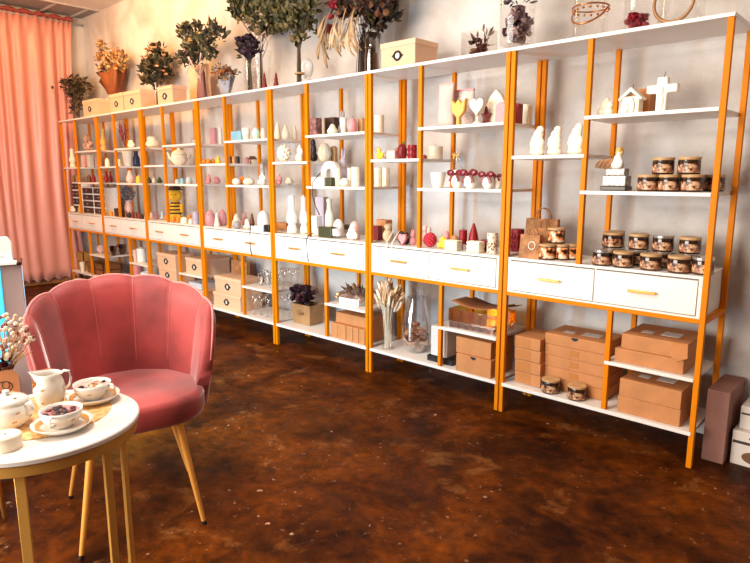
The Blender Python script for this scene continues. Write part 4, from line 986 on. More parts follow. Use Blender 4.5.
def bq(t, w, h, d, style):
    L = lambda n, c, r=.6: leafmat(n, c, r)
    if style == 'droop':
        bouquet(t, w, h, d, vase=CYL, vw=w * .32, vh=h * .62, fol=L('dark_droop', [(.05, .025, .012), (.09, .05, .02), (.025, .015, .012), (.20, .13, .05)]), crown=[(0, .78, .46, .22), (-.3, .55, .16, .3), (.25, .55, .14, .25)], n=320, leafL=.07, leafW=.016, down=.9, stems=14)
    elif style == 'wrapped':
        bouquet(t, w, h, d, fol=L('peach_dry', [(.62, .33, .12), (.75, .48, .2), (.35, .15, .05), (.10, .05, .03), (.55, .40, .12)]), crown=[(.04, .68, .40, .12), (-.26, .70, .22, .16), (.26, .72, .24, .12), (-.2, .90, .12, .08)], n=460, leafL=.035, leafW=.02, stems=16, foot=.2,
                wrap=(mat('brown_wrap_paper', (.27, .072, .016), .6, noise=.3), h * .24, h * .58, w * .07, w * .30, 'wrapping_paper'), blooms=[('dark_blooms', L('plum', [(.08, .012, .02)]), 8, .03, [(-.22, .58, .1, .08)]), ('peach_blooms', L('peachb', [(.80, .45, .25), (.70, .32, .16)]), 22, .024, [(-.15, .75, .25, .14), (.2, .74, .2, .1)])])
        obj('wrapping_tail', lathe([(w * .10, .002), (w * .11, h * .06), (w * .06, h * .24)], 18, star=.15, k=5), MATS['brown_wrap_paper'], t, smooth=True, solid=.0015)
        obj('white_ribbon', [tube([(-.01, -w * .09, h * .25), (-w * .14, -w * .10, h * .20), (-w * .16, -w * .09, h * .06)], .004, 5), tube([(0, -w * .09, h * .25), (w * .12, -w * .12, h * .28), (w * .16, -w * .10, h * .14), (.01, -w * .10, h * .24)], .004, 5), ring((0, 0, h * .245), w * .085, w * .085, .006, 16, 'z')], W('white'), t, smooth=True)
    elif style == 'peach':
        bouquet(t, w, h, d, vase=FLARE, vw=w * .20, vh=h * .42, fol=L('dark_green', [(.03, .035, .012), (.055, .05, .015), (.02, .02, .012), (.10, .06, .02)]), crown=[(0, .70, .48, .26), (-.2, .55, .26, .18), (.2, .56, .22, .14)], n=520, leafL=.055, leafW=.026, stems=12, foot=.35,
                blooms=[('peach_blooms', L('peachb', [(.80, .45, .25), (.70, .32, .16)]), 26, .022, [(0, .86, .45, .12), (.38, .66, .12, .18)])])
    elif style == 'twigs':
        bouquet(t, w, h, d, fol=L('twig_green', [(.09, .075, .03), (.035, .025, .02), (.18, .14, .05), (.05, .035, .015)]), crown=[(-.22, .84, .22, .15), (.30, .68, .24, .18), (.0, .66, .18, .14), (-.26, .54, .18, .10), (-.28, .60, .22, .12)], n=400, leafL=.045, leafW=.028, stems=16, foot=.3,
                wrap=(mat('mauve_wrap', (.20, .07, .065), .6), .002, h * .30, w * .10, w * .07, 'wrapping_paper'), blooms=[('yellow_blooms', L('yel', [(.72, .46, .14), (.5, .3, .1)]), 10, .026, [(.08, .68, .2, .14)])])
        obj('white_twigs', [tube([(.01, -d * .1, h * .22), (-w * .1, -d * .2, h * .45), (-w * .28, -d * .25, h * (.62 + .03 * k)), (-w * .45, -d * .2, h * (.62 + .035 * k))], .005, 5, .002) for k in range(4)] + [tube([(.02, -d * .1, h * .22), (w * .1, -d * .2, h * .5), (w * (.2 + .05 * k), -d * .22, h * .72)], .004, 5, .002) for k in range(3)] + [tube([(-w * .1, -d * .2, h * .5), (-w * .24, -d * .1, h * .46), (-w * (.27 + .03 * k), -d * .1, h * .36)], .003, 5, .0015) for k in range(3)], W('palepink'), t, smooth=True)
    elif style == 'posy':
        bouquet(t, w, h, d, fol=L('posy', [(.35, .15, .05), (.20, .18, .16), (.5, .25, .1), (.12, .08, .05)]), crown=[(0, .72, .4, .26)], n=160, leafL=.03, leafW=.016, stems=6, wrap=(mat('pale_blue_paper', (.36, .36, .40), .6, noise=.2), .002, h * .6, w * .14, w * .40, 'wrapping_paper'), blooms=[('orange_blooms', L('orb', [(.62, .22, .06), (.45, .10, .04)]), 12, .02, [(-.1, .82, .35, .15)])])
    elif style == 'purple':
        bouquet(t, w, h, d, vase=CYL, vw=w * .40, vh=h * .55, fol=L('dark_green', [(.03, .035, .012)]), crown=[(0, .66, .3, .1)], n=12, stems=20, sr=.025, foot=.4, blooms=[('dark_purple_roses', L('purp', [(.035, .008, .016), (.022, .006, .012), (.05, .012, .02)]), 30, .038, [(-.05, .78, .4, .2), (.1, .7, .35, .2)])])
    elif style == 'eucal':
        bouquet(t, w, h, d, vase=FLARE, vw=w * .24, vh=h * .34, fol=L('eucalyptus_mix', EUC), crown=[(-.14, .80, .32, .2), (.2, .80, .3, .2), (-.12, .60, .36, .13), (.26, .60, .34, .15), (.05, .50, .24, .09), (-.42, .66, .12, .07)], n=1150, leafL=.05, leafW=.034, stems=18, foot=.32,
                blooms=[('pale_blooms', L('paleb', [(.58, .38, .22), (.45, .26, .13), (.66, .48, .32)]), 34, .032, [(-.05, .60, .28, .1), (.12, .54, .2, .1)])])
        obj('eucalyptus_sprays', sum([[tube([(-w * .1, -.02, h * .62), (-w * .3, -.03, h * (.70 + .04 * k)), (-w * .46, -.03, h * (.63 + .12 * k))], .003, 5)] + [leaf((-w * (.3 + .03 * q), -.03, h * (.68 + .06 * k)), (R.uniform(-.6, .2), R.uniform(-.4, .4), -1), .05, .022) for q in range(6)] for k in range(3)], []), L('eucalyptus_mix', EUC), t)
        obj('pale_ribbon', [tube([(.03 * cos(a * 1.3) + .04, -.07, h * (.34 - .02 * a)) for a in [k * .5 for k in range(16)]], .004, 5), tube([(w * .06, -.07, h * .40), (w * .26, -.09, h * .44), (w * .30, -.09, h * .34), (w * .18, -.08, h * .26)], .005, 5)], W('palepink'), t, smooth=True)
    elif style == 'olive':
        bouquet(t, w, h, d, fol=L('olive_mix', [(.085, .066, .016), (.13, .098, .028), (.05, .042, .012), (.19, .125, .04)]), crown=[(.02, .76, .46, .24), (-.16, .62, .36, .2), (.22, .62, .34, .18), (.04, .48, .24, .12)], n=900, leafL=.045, leafW=.038, stems=26, sr=.026, foot=.30)
        obj('tie', ring((0, 0, h * .10), .03, .03, .006, 16, 'z'), W('tan'), t)
    elif style == 'dark':
        bouquet(t, w, h, d, fol=L('dark_mix', [(.04, .016, .012), (.07, .025, .012), (.085, .07, .022), (.025, .014, .01), (.16, .05, .015)]), crown=[(-.05, .78, .38, .24), (.26, .72, .26, .26), (-.20, .60, .32, .14), (.24, .54, .22, .18)], n=1000, leafL=.06, leafW=.032, stems=34, sr=.05, foot=.28, stemm=mat('dark_stem', (.055, .022, .012), .7),
                blooms=[('dark_red_blooms', L('drb', [(.22, .012, .015), (.12, .008, .01), (.30, .10, .02)]), 16, .045, [(-.2, .66, .28, .1), (.0, .8, .3, .14)])])
        P = []
        for k in range(24):
            x = R.choice((-.40, -.34, -.28, -.2, -.12, -.04, .04, .1, .15)) * w + R.uniform(-.02, .02) * w; z0 = h * R.uniform(.38, .56); ln = h * R.uniform(.18, .36); dx = R.uniform(-.14, .22) * w
            v, f = [], []; ww = R.uniform(.009, .019)
            for i in range(7):
                q = i / 6; ww_ = ww * sin(pi * (.12 + .86 * q)); cx = x + dx * q * q; y = -d * .5 - .05 * sin(q * 2) - R.uniform(0, .004)
                v += [(cx - ww_, y + .006 * sin(q * 5), z0 - ln * q), (cx + ww_, y - .006 * sin(q * 5), z0 - ln * q)]
            for i in range(6): f.append((2 * i, 2 * i + 1, 2 * i + 3, 2 * i + 2))
            P.append((v, f))
        o = obj('hanging_leaf', P, L('tan_strips', [(.46, .28, .14), (.56, .38, .22), (.36, .20, .09), (.20, .12, .05)]), t, smooth=True, solid=.0012); o['label'] = 'long pale tan hanging leaves'
        obj('red_berries', [ball((-w * .42 + R.uniform(-.03, .05) * w, -d * .3, h * R.uniform(.38, .58)), .015, .015, .014, 8, 6) for _ in range(9)] + [bloom((-w * R.uniform(.22, .38), -d * .3, h * R.uniform(.58, .64)), .035) for _ in range(4)], L('berry', [(.34, .008, .02), (.24, .006, .015)]), t)['kind'] = 'stuff'
        obj('vase', lathe([(w * .09, 0), (w * .095, .01), (w * .085, h * .20), (w * .11, h * .33)], 20), glass('dark_vase_glass', (.25, .16, .10), .25), t, smooth=True).location = (w * .17, 0, 0)
ITEMS = [
    ('jar', 'candle_jar', 'candle jar', 'wood lidded candle jar at the left of the bottom row of five beside the angel', 'candle jars with printed labels', (-0.29, 0.07, 1.1528), 0, 0.0856, 0.07, 0.0856, {'lid': 'wood', 'photo': 0}),
    ('jar', 'candle_jar', 'candle jar', 'wood lidded candle jar second in the bottom row beside the angel', 'candle jars with printed labels', (-0.206, 0.07, 1.1528), 0, 0.0817, 0.07, 0.0817, {'lid': 'wood', 'photo': 0}),
    ('jar', 'candle_jar', 'candle jar', 'wood lidded candle jar third in the bottom row, beside the right end post', 'candle jars with printed labels', (-0.116, 0.07, 1.1528), 0, 0.0838, 0.07, 0.0838, {'lid': 'wood', 'photo': 0}),
    ('jar', 'candle_jar', 'candle jar', 'candle jar passing behind the right end post on the middle shelf', 'candle jars with printed labels', (-0.071, 0.21, 1.1528), 0, 0.0841, 0.07, 0.0841, {'lid': 'wood', 'photo': 0}),
    ('jar', 'candle_jar', 'candle jar', 'candle jar in shade behind the bottom row on the middle shelf', 'candle jars with printed labels', (-0.206, 0.17, 1.1528), 0, 0.0818, 0.07, 0.0818, {'lid': 'wood', 'photo': 0}),
    ('jar', 'candle_jar', 'candle jar', 'upper left wood lidded candle jar stacked on the middle shelf row', 'candle jars with printed labels', (-0.237, 0.08, 1.2233), 0, 0.0906, 0.07, 0.0906, {'lid': 'wood', 'photo': 0}),
    ('jar', 'candle_jar', 'candle jar', 'upper right wood lidded candle jar stacked on the middle shelf row', 'candle jars with printed labels', (-0.136, 0.08, 1.2233), 0, 0.0862, 0.07, 0.0862, {'lid': 'wood', 'photo': 0}),
    ('jar', 'candle_jar', 'candle jar', 'silver topped candle jar at the left end of the front row on the drawer top', 'candle jars with printed labels', (-0.46, 0.055, 0.8188), 0, 0.0864, 0.07, 0.0864, {'lid': 'silver', 'photo': 0}),
    ('jar', 'candle_jar', 'candle jar', 'wood lidded jar second in the front row on the drawer top', 'candle jars with printed labels', (-0.367, 0.055, 0.8188), 0, 0.0889, 0.07, 0.0889, {'lid': 'wood', 'photo': 0}),
    ('jar', 'candle_jar', 'candle jar', 'wood lidded jar third in the front row on the drawer top, above the drawer handle', 'candle jars with printed labels', (-0.249, 0.055, 0.8188), 0, 0.0927, 0.07, 0.0927, {'lid': 'wood', 'photo': 0}),
    ('jar', 'candle_jar', 'candle jar', 'wood lidded jar fourth in the front row on the drawer top', 'candle jars with printed labels', (-0.136, 0.055, 0.8188), 0, 0.0942, 0.07, 0.0942, {'lid': 'wood', 'photo': 0}),
    ('jar', 'candle_jar', 'candle jar', 'silver topped jar in the front row partly behind the right end post', 'candle jars with printed labels', (-0.05, 0.078, 0.8188), 0, 0.0824, 0.07, 0.0824, {'lid': 'silver', 'photo': 0}),
    ('jar', 'candle_jar', 'candle jar', 'shaded candle jar under the first jar of the raised back row', 'candle jars with printed labels', (-0.459, 0.175, 0.8188), 0, 0.0957, 0.07, 0.0957, {'lid': 'silver', 'photo': 0}),
    ('jar', 'candle_jar', 'candle jar', 'shaded candle jar under the second jar of the raised back row', 'candle jars with printed labels', (-0.341, 0.175, 0.8188), 0, 0.093, 0.07, 0.093, {'lid': 'silver', 'photo': 0}),
    ('jar', 'candle_jar', 'candle jar', 'shaded candle jar under the third jar of the raised back row', 'candle jars with printed labels', (-0.237, 0.175, 0.8188), 0, 0.0906, 0.07, 0.0906, {'lid': 'silver', 'photo': 0}),
    ('jar', 'candle_jar', 'candle jar', 'shaded candle jar under the fourth jar of the raised back row', 'candle jars with printed labels', (-0.127, 0.175, 0.8188), 0, 0.0881, 0.07, 0.0881, {'lid': 'silver', 'photo': 0}),
    ('jar', 'candle_jar', 'candle jar', 'candle jar on top of the raised back row, left of four', 'candle jars with printed labels', (-0.464, 0.175, 0.8893), 0, 0.0954, 0.07, 0.0954, {'lid': 'wood', 'photo': 0}),
    ('jar', 'candle_jar', 'candle jar', 'candle jar on top of the raised back row, second of four', 'candle jars with printed labels', (-0.346, 0.175, 0.8893), 0, 0.0927, 0.07, 0.0927, {'lid': 'wood', 'photo': 0}),
    ('jar', 'candle_jar', 'candle jar', 'candle jar on top of the raised back row, third, silver topped of four', 'candle jars with printed labels', (-0.242, 0.175, 0.8893), 0, 0.0903, 0.07, 0.0903, {'lid': 'silver', 'photo': 0}),
    ('jar', 'candle_jar', 'candle jar', 'candle jar on top of the raised back row, right of four', 'candle jars with printed labels', (-0.132, 0.175, 0.8893), 0, 0.0878, 0.07, 0.0878, {'lid': 'wood', 'photo': 0}),
    ('jar', 'candle_jar', 'candle jar', 'candle jar farthest back by the wall behind the raised row', 'candle jars with printed labels', (-0.484, 0.25, 0.8893), 0, 0.0862, 0.07, 0.0862, {'lid': 'wood', 'photo': 0}),
    ('jar', 'candle_jar', 'candle jar', 'candle jar hidden low by the wall behind the raised row', 'candle jars with printed labels', (-0.48, 0.25, 0.8188), 0, 0.0865, 0.07, 0.0865, {'lid': 'wood', 'photo': 0}),
    ('jar', 'candle_jar', 'candle jar', 'picture label jar with wood lid at the front beside the small kraft bag', 'picture label jars', (-0.734, 0.06, 0.8188), 0, 0.0802, 0.075, 0.0802, {'lid': 'wood', 'photo': 1}),
    ('jar', 'candle_jar', 'candle jar', 'picture label jar with wood lid second in the front row by the kraft bags', 'picture label jars', (-0.672, 0.09, 0.8188), 0, 0.0579, 0.075, 0.0579, {'lid': 'wood', 'photo': 1}),
    ('jar', 'candle_jar', 'candle jar', 'picture label jar half hidden behind the upper divider post', 'picture label jars', (-0.643, 0.13, 0.8188), 0, 0.0533, 0.075, 0.0533, {'lid': 'wood', 'photo': 1}),
    ('jar', 'candle_jar', 'candle jar', 'picture label jar stacked on top beside the kraft bags', 'picture label jars', (-0.717, 0.115, 0.8943), 0, 0.0831, 0.075, 0.0831, {'lid': 'wood', 'photo': 1}),
    ('jar', 'candle_jar', 'candle jar', 'wood lidded candle jar on the bottom board in front of the narrow carton stack', 'candle jars with printed labels', (-0.673, 0.045, 0.1608), 0, 0.0868, 0.07, 0.0868, {'lid': 'wood', 'photo': 0}),
    ('jar', 'candle_jar', 'candle jar', 'wood lidded candle jar on the bottom board in front of the wide flat cartons', 'candle jars with printed labels', (-0.537, 0.045, 0.1608), 0, 0.0866, 0.07, 0.0866, {'lid': 'wood', 'photo': 0}),
    ('angel', 'angel_figurine', 'figurine', 'white angel with tan feather wings on a silver casket and dark plinth', None, (-0.447, 0.1, 1.1528), 0, 0.1332, 0.1948, 0.08, {}),
    ('lumps', 'carved_candle', 'candle', 'cream carved torso candle, left of three behind the right unit posts', 'cream carved torso candles', (-0.818, 0.07, 1.3138), 0, 0.0818, 0.1401, 0.05, {'pts': 'HAND', 'wick': 1}),
    ('lumps', 'carved_candle', 'candle', 'cream carved torso candle in the middle of three on the left shelf', 'cream carved torso candles', (-0.744, 0.1, 1.3138), 0, 0.0787, 0.1378, 0.05, {'pts': 'FIG'}),
    ('lumps', 'carved_candle', 'candle', 'cream carved torso candle touching the upper divider post', 'cream carved torso candles', (-0.643, 0.11, 1.3138), 0, 0.084, 0.1465, 0.05, {'pts': 'HAND', 'c': 'cream'}),
    ('lumps', 'cluster_candle', 'candle', 'small cream figure cluster candle at the left of the upper shelf', None, (-0.498, 0.08, 1.4788), 0, 0.0709, 0.0784, 0.05, {'pts': 'CLUSTER'}),
    ('crib', 'nativity_candle', 'candle', 'cream nativity stable candle with pitched roof beside the cross', None, (-0.389, 0.09, 1.4788), 0, 0.1037, 0.1127, 0.06, {}),
    ('carton', 'tan_box', 'box', 'tan box standing in for the shaded side of the nativity stable', None, (-0.383, 0.2, 1.4788), 0, 0.0861, 0.1146, 0.07, {}),  # tan block in place of the stable's shaded side face
    ('cross', 'cross_candle', 'candle', 'large cream cross candle with figure on the upper shelf', None, (-0.269, 0.1, 1.4788), 0, 0.1237, 0.1436, 0.035, {}),
    ('paperbag', 'kraft_bag', 'bag', 'largest brown kraft bag with round handle by the wall', None, (-0.853, 0.23, 0.8188), 0, 0.1849, 0.1816, 0.04, {'handle': 0.3}),
    ('paperbag', 'kraft_bag', 'bag', 'middle brown kraft bag between the small and large ones', None, (-0.806, 0.15, 0.8188), 0, 0.1033, 0.1433, 0.05, {'handle': 0.3}),
    ('paperbag', 'kraft_bag', 'bag', 'small brown kraft bag with a round white print at the front', None, (-0.815, 0.05, 0.8188), 0, 0.1079, 0.1149, 0.05, {'handle': 0.3, 'logo': 1}),
    ('rosepillar', 'red_candle', 'candle', 'dark red pillar candle beside the kraft bags behind the unit post', None, (-1.003, 0.245, 0.8188), 0, 0.0699, 0.1193, 0.0699, {'c': 'darkred'}),
    ('carton', 'carton', 'box', 'small brown carton, lowest of the narrow stack beside the unit post', 'narrow cartons in a stack', (-0.807, 0.155, 0.1613), 0, 0.1459, 0.061, 0.2, {'vtape': 1}),
    ('carton', 'carton', 'box', 'small brown carton, second from the bottom of the narrow stack beside the unit post', 'narrow cartons in a stack', (-0.81, 0.155, 0.2238), 0, 0.1455, 0.061, 0.2, {'vtape': 1}),
    ('carton', 'carton', 'box', 'small brown carton, third from the bottom of the narrow stack beside the unit post', 'narrow cartons in a stack', (-0.814, 0.155, 0.2863), 0, 0.1452, 0.061, 0.2, {'vtape': 1}),
    ('carton', 'carton', 'box', 'small brown carton, topmost of the narrow stack beside the unit post', 'narrow cartons in a stack', (-0.817, 0.155, 0.3488), 0, 0.1449, 0.061, 0.2, {'vtape': 1}),
    ('carton', 'carton', 'box', 'wide flat brown carton, lowest of the five', 'wide flat cartons in a stack', (-0.578, 0.205, 0.1613), 0, 0.3121, 0.056, 0.22, {'tape': 1, 'sticker': 0, 'tuck': 0}),
    ('carton', 'carton', 'box', 'wide flat brown carton, second from the bottom of the five', 'wide flat cartons in a stack', (-0.58, 0.205, 0.2178), 0, 0.3118, 0.056, 0.22, {'tape': 1, 'sticker': 0, 'tuck': 0}),
    ('carton', 'carton', 'box', 'wide flat brown carton, middle of the five', 'wide flat cartons in a stack', (-0.582, 0.205, 0.2743), 0, 0.3116, 0.056, 0.22, {'tape': 1, 'sticker': 0, 'tuck': 0}),
    ('carton', 'carton', 'box', 'wide flat brown carton, second from the top of the five', 'wide flat cartons in a stack', (-0.583, 0.205, 0.3308), 0, 0.3113, 0.056, 0.22, {'tape': 1, 'sticker': 0, 'tuck': 0}),
    ('carton', 'carton', 'box', 'wide flat brown carton, topmost of the five with white labels', 'wide flat cartons in a stack', (-0.585, 0.205, 0.3873), 0, 0.3111, 0.056, 0.22, {'tape': 0, 'sticker': 1, 'tuck': 1}),
    ('carton', 'carton', 'box', 'brown carton under the one with the raised flap on the lower shelf', None, (-0.219, 0.155, 0.3918), 0, 0.2897, 0.062, 0.26, {}),
    ('carton', 'carton', 'box', 'brown carton with a raised torn flap on the lower shelf', None, (-0.204, 0.165, 0.4543), 0, 0.2745, 0.068, 0.26, {'sticker': 1, 'flap': 1}),
    ('carton', 'carton', 'box', 'lower brown carton of two on the bottom board at the right end', None, (-0.201, 0.15, 0.1608), 0, 0.2658, 0.075, 0.26, {}),
    ('carton', 'carton', 'box', 'upper brown carton of two on the bottom board with white label', None, (-0.2, 0.15, 0.2363), 0, 0.2603, 0.082, 0.26, {'sticker': 1}),
    ('carton', 'tall_carton', 'box', 'tall pinkish brown carton standing on the floor beside the right end post', None, (0.044, 0.265, 0.0008), 0, 0.0862, 0.32, 0.27, {'tape': 0, 'kraft': 'PINKK'}),
    ('pouch', 'fabric_pouch', 'pouch', 'pale pink fabric pouch standing open on the upper shelf', None, (-1.386, 0.1, 1.4788), 0, 0.1068, 0.2349, 0.06, {'c': 'palepink', 'trim': None, 'tie': 0}),
    ('pouch', 'fabric_pouch', 'pouch', 'glitter pouch with pink zip trim behind the gold tulip candle', None, (-1.318, 0.16, 1.4788), 0, 0.1501, 0.199, 0.05, {'c': 'glitter', 'trim': 'pink'}),
    ('flat', 'tulip_candle', 'candle', 'gold tulip candle on a thin stem in front of the glitter pouch', None, (-1.273, 0.06, 1.4788), 0, 0.0955, 0.1404, 0.03, {'shape': 'tulip', 'c': 'gold'}),
    ('flat', 'heart_candle', 'candle', 'cream heart candle on a slim stand on the upper shelf', None, (-1.164, 0.07, 1.4788), 0, 0.0852, 0.1322, 0.03, {'shape': 'heart', 'c': 'cream', 'stand': 1}),
    ('flat', 'star_ornament', 'ornament', 'dark red star standing behind the cream heart candle', None, (-1.151, 0.13, 1.4788), 0, 0.061, 0.107, 0.02, {'shape': 'star', 'c': 'darkred', 'bev': 0.002}),
    ('flat', 'leaf_candle', 'candle', 'cream leaf shaped candle behind the pink rounded slab candle', None, (-1.112, 0.17, 1.4788), 0, 0.108, 0.1813, 0.04, {'shape': 'leaf', 'c': 'cream'}),
    ('flat', 'slab_candle', 'candle', 'dusty pink round topped slab candle beside the post pair', None, (-1.015, 0.07, 1.4788), 0, 0.0627, 0.0999, 0.045, {'shape': 'slab', 'c': 'dustypink'}),
    ('flat', 'slab_candle', 'candle', 'red round topped slab candle behind the post pair', None, (-0.983, 0.165, 1.4788), 0, 0.0284, 0.1007, 0.045, {'shape': 'slab', 'c': 'red'}),
    ('flat', 'slab_candle', 'candle', 'cream round topped slab candle seen behind the post pair', None, (-0.991, 0.26, 1.4788), 0, 0.0461, 0.1044, 0.045, {'shape': 'slab', 'c': 'cream'}),
    ('duck', 'duck_candle', 'candle', 'yellow duck candle on the left shelf beside the post pair', None, (-1.808, 0.03, 1.3138), 0, 0.0597, 0.0713, 0.04, {}),
    ('bird', 'bird_candle', 'candle', 'small grey and blue bird candle beside the yellow duck', None, (-1.821, 0.095, 1.3138), 0, 0.0401, 0.0565, 0.04, {'c': 'grey'}),
    ('cube', 'cube_candle', 'candle', 'pale pink cube candle between the duck and the dark red apple', None, (-1.741, 0.07, 1.3138), 0, 0.066, 0.0504, 0.05, {'c': 'palepink', 'wick': 1}),
    ('flat', 'tan_candle', 'candle', 'tan candle behind the pink cube candle', None, (-1.818, 0.2, 1.3138), 0, 0.0321, 0.0717, 0.03, {'shape': 'slab', 'c': 'tan'}),
    ('apple', 'apple_candle', 'candle', 'dark red apple candle with a green leaf', None, (-1.671, 0.07, 1.3138), 0, 0.0606, 0.0971, 0.0606, {}),
    ('rosepillar', 'rose_candle', 'candle', 'bright red pillar candle with relief roses', None, (-1.595, 0.07, 1.3138), 0, 0.0523, 0.0776, 0.0523, {}),
    ('turned', 'votive_candle', 'candle', 'tiny dark red candle right of the upper divider post', None, (-1.531, 0.1, 1.3138), 0, 0.0283, 0.0213, 0.0283, {'prof': 'dome', 'c': 'red', 'wick': 0}),
    ('turned', 'pillar_candle', 'candle', 'plain cream pillar candle near the wall on the left shelf', None, (-1.543, 0.215, 1.3138), 0, 0.0899, 0.084, 0.0899, {'prof': 'plain', 'c': 'cream'}),
    ('hollow', 'candle_pot', 'candle', 'cream candle pot with handle right of the divider post', None, (-1.425, 0.09, 1.1528), 0, 0.0891, 0.0844, 0.0891, {'prof': 'cup', 'c': 'ivory', 'fill': 'cream', 'handle': 0}),
    ('glass_bottle_bow', 'gift_bottle', 'bottle', 'clear bottle with a gold bow behind the red bow candles', None, (-1.352, 0.17, 1.1528), 0, 0.0612, 0.1962, 0.0612, {}),
    ('bowl_bow', 'bow_candle', 'candle', 'bowl candle with dark red bow, left of the row on the middle shelf', 'candle bowls with red bows', (-1.296, 0.09, 1.1528), 0, 0.0677, 0.1077, 0.0677, {}),
    ('bowl_bow', 'bow_candle', 'candle', 'bowl candle with dark red bow in the middle of the row', 'candle bowls with red bows', (-1.195, 0.07, 1.1528), 0, 0.0766, 0.1066, 0.0766, {}),
    ('bowl_bow', 'bow_candle', 'candle', 'bowl candle with dark red bow right of the middle gap', 'candle bowls with red bows', (-1.087, 0.07, 1.1528), 0, 0.0646, 0.0955, 0.0646, {}),
    ('bowl_bow', 'bow_candle', 'candle', 'bowl candle with dark red bow touching the right post pair', 'candle bowls with red bows', (-1.055, 0.11, 1.1528), 0, 0.0388, 0.0905, 0.0388, {}),
    ('carton', 'tan_box', 'box', 'small tan box behind the burlap pouch on the drawer top', None, (-1.954, 0.23, 0.8188), 0, 0.0862, 0.1239, 0.06, {}),
    ('cube', 'dark_red_cube', 'candle', 'small dark red cube candle beside the post pair on the drawer top', None, (-1.937, 0.15, 0.8188), 0, 0.0428, 0.0909, 0.04, {'c': 'darkred'}),
    ('cloth_bag', 'burlap_pouch', 'pouch', 'beige burlap pouch with loose white strings on the drawer top', None, (-1.805, 0.1, 0.8188), 0, 0.0792, 0.112, 0.0792, {}),
    ('lumps', 'black_pouch', 'pouch', 'black velvet pouch holding the pink heart candle', None, (-1.661, 0.08, 0.8188), 0, 0.0828, 0.0795, 0.05, {'pts': 'TWOHEAD', 'c': 'black', 'body': 'pouch_body'}),
    ('flat', 'heart_candle', 'candle', 'pink heart candle leaning on the black pouch', None, (-1.631, 0.035, 0.8188), 0, 0.0572, 0.0675, 0.02, {'shape': 'heart', 'c': 'pink'}),
    ('lumps', 'pink_bear_candle', 'candle', 'pink bear candle beside the divider post', None, (-1.608, 0.1, 0.8188), 0, 0.047, 0.0931, 0.05, {'pts': 'BUNNY', 'c': 'pink'}),
    ('lumps', 'bow_candle', 'candle', 'pale peach twisted candle behind the red bead ball', None, (-1.575, 0.19, 0.8188), 0, 0.0713, 0.1131, 0.05, {'pts': 'TWOHEAD', 'c': 'palepink'}),
    ('beanball', 'ball_candle', 'candle', 'bright red knobbly ball candle on the drawer top', None, (-1.458, 0.07, 0.8188), 0, 0.0766, 0.084, 0.0766, {}),
    ('lumps', 'tulip_candle', 'candle', 'yellow tulip cluster candle beside the red ball candle', None, (-1.368, 0.07, 0.8188), 0, 0.0669, 0.0701, 0.06, {'pts': 'CLUSTER', 'c': 'yellow'}),
    ('turned', 'pink_candle', 'candle', 'small pink dome candle behind the yellow tulip candle', None, (-1.388, 0.13, 0.8188), 0, 0.0397, 0.0928, 0.0397, {'prof': 'dome', 'c': 'pink', 'wick': 0}),
    ('cube', 'bubble_candle', 'candle', 'cream ribbed block candle at the front, beside the yellow candle', None, (-1.284, 0.05, 0.8188), 0, 0.0863, 0.0544, 0.05, {'c': 'cream', 'tex': 4}),
    ('turned', 'tan_candle', 'candle', 'tan dome candle behind the cream ribbed block', None, (-1.34, 0.14, 0.8188), 0, 0.0507, 0.0726, 0.0507, {'prof': 'dome', 'c': 'tan', 'wick': 0}),
    ('turned', 'pillar_candle', 'candle', 'dark red pillar candle beside the tall cone in front of the wall', None, (-1.303, 0.17, 0.8188), 0, 0.045, 0.1121, 0.045, {'prof': 'plain', 'c': 'red'}),
    ('turned', 'cone_candle', 'candle', 'tall pointed red cone candle by the wall', None, (-1.247, 0.19, 0.8188), 0, 0.0613, 0.1418, 0.0613, {'prof': 'drop', 'c': 'red', 'wick': 0}),
    ('turned', 'lilac_candle', 'candle', 'tiny lilac dome candle left of the cream bubble cube', None, (-1.246, 0.1, 0.8188), 0, 0.0302, 0.0322, 0.0302, {'prof': 'dome', 'c': 'lilac', 'wick': 0}),
    ('cube', 'bubble_candle', 'candle', 'cream bubble cube candle in front of the red cone', None, (-1.141, 0.05, 0.8188), 0, 0.0843, 0.0594, 0.05, {'c': 'cream', 'tex': 3, 'wick': 1}),
    ('cube', 'dark_red_cube', 'candle', 'dark red cube candle left of the patterned pillar', None, (-1.126, 0.13, 0.8188), 0, 0.0437, 0.0623, 0.05, {'c': 'darkred'}),
    ('turned', 'patterned_candle', 'candle', 'cream pillar candle with brown dotted pattern beside the post pair', None, (-1.044, 0.06, 0.8188), 0, 0.0546, 0.1078, 0.0546, {'prof': 'plain', 'm': 'DOTTED', 'wick': 0}),
    ('grass_vase', 'dried_grass_vase', 'vase', 'bleached dried grass in a clear glass vase on the bottom board', None, (-1.769, 0.06, 0.1608), 0, 0.1628, 0.4523, 0.1628, {}),
    ('chip_vase', 'chip_vase', 'vase', 'large rounded glass vessel of brown wood chips', None, (-1.608, 0.14, 0.1608), 0, 0.1854, 0.3383, 0.1854, {}),
    ('cube', 'white_box', 'box', 'white and grey boxed case on a dark wire rack', None, (-1.37, 0.135, 0.1958), 0, 0.1169, 0.1751, 0.17, {'m': 'WHITEBOX', 'body': 'box_body'}),
    ('tray', 'wire_rack', 'rack', 'low dark rack under the white boxed case', None, (-1.359, 0.14, 0.1608), 0, 0.1772, 0.033, 0.19, {'m': 'BLACK', 'ribs': 4}),
    ('carton', 'carton', 'box', 'lower orange brown carton of two with a thumb slot', None, (-1.105, 0.116, 0.1608), 0, 0.2222, 0.098, 0.22, {'tuck': 1}),
    ('carton', 'carton', 'box', 'upper orange brown carton of two under the amber trays', None, (-1.117, 0.13, 0.2598), 0, 0.2225, 0.09, 0.22, {}),
    ('tray', 'plastic_tray', 'tray', 'clear plastic tray at the bottom of the tray pile', None, (-1.136, 0.12, 0.3918), 0, 0.2865, 0.035, 0.2, {'m': 'CLEARP'}),
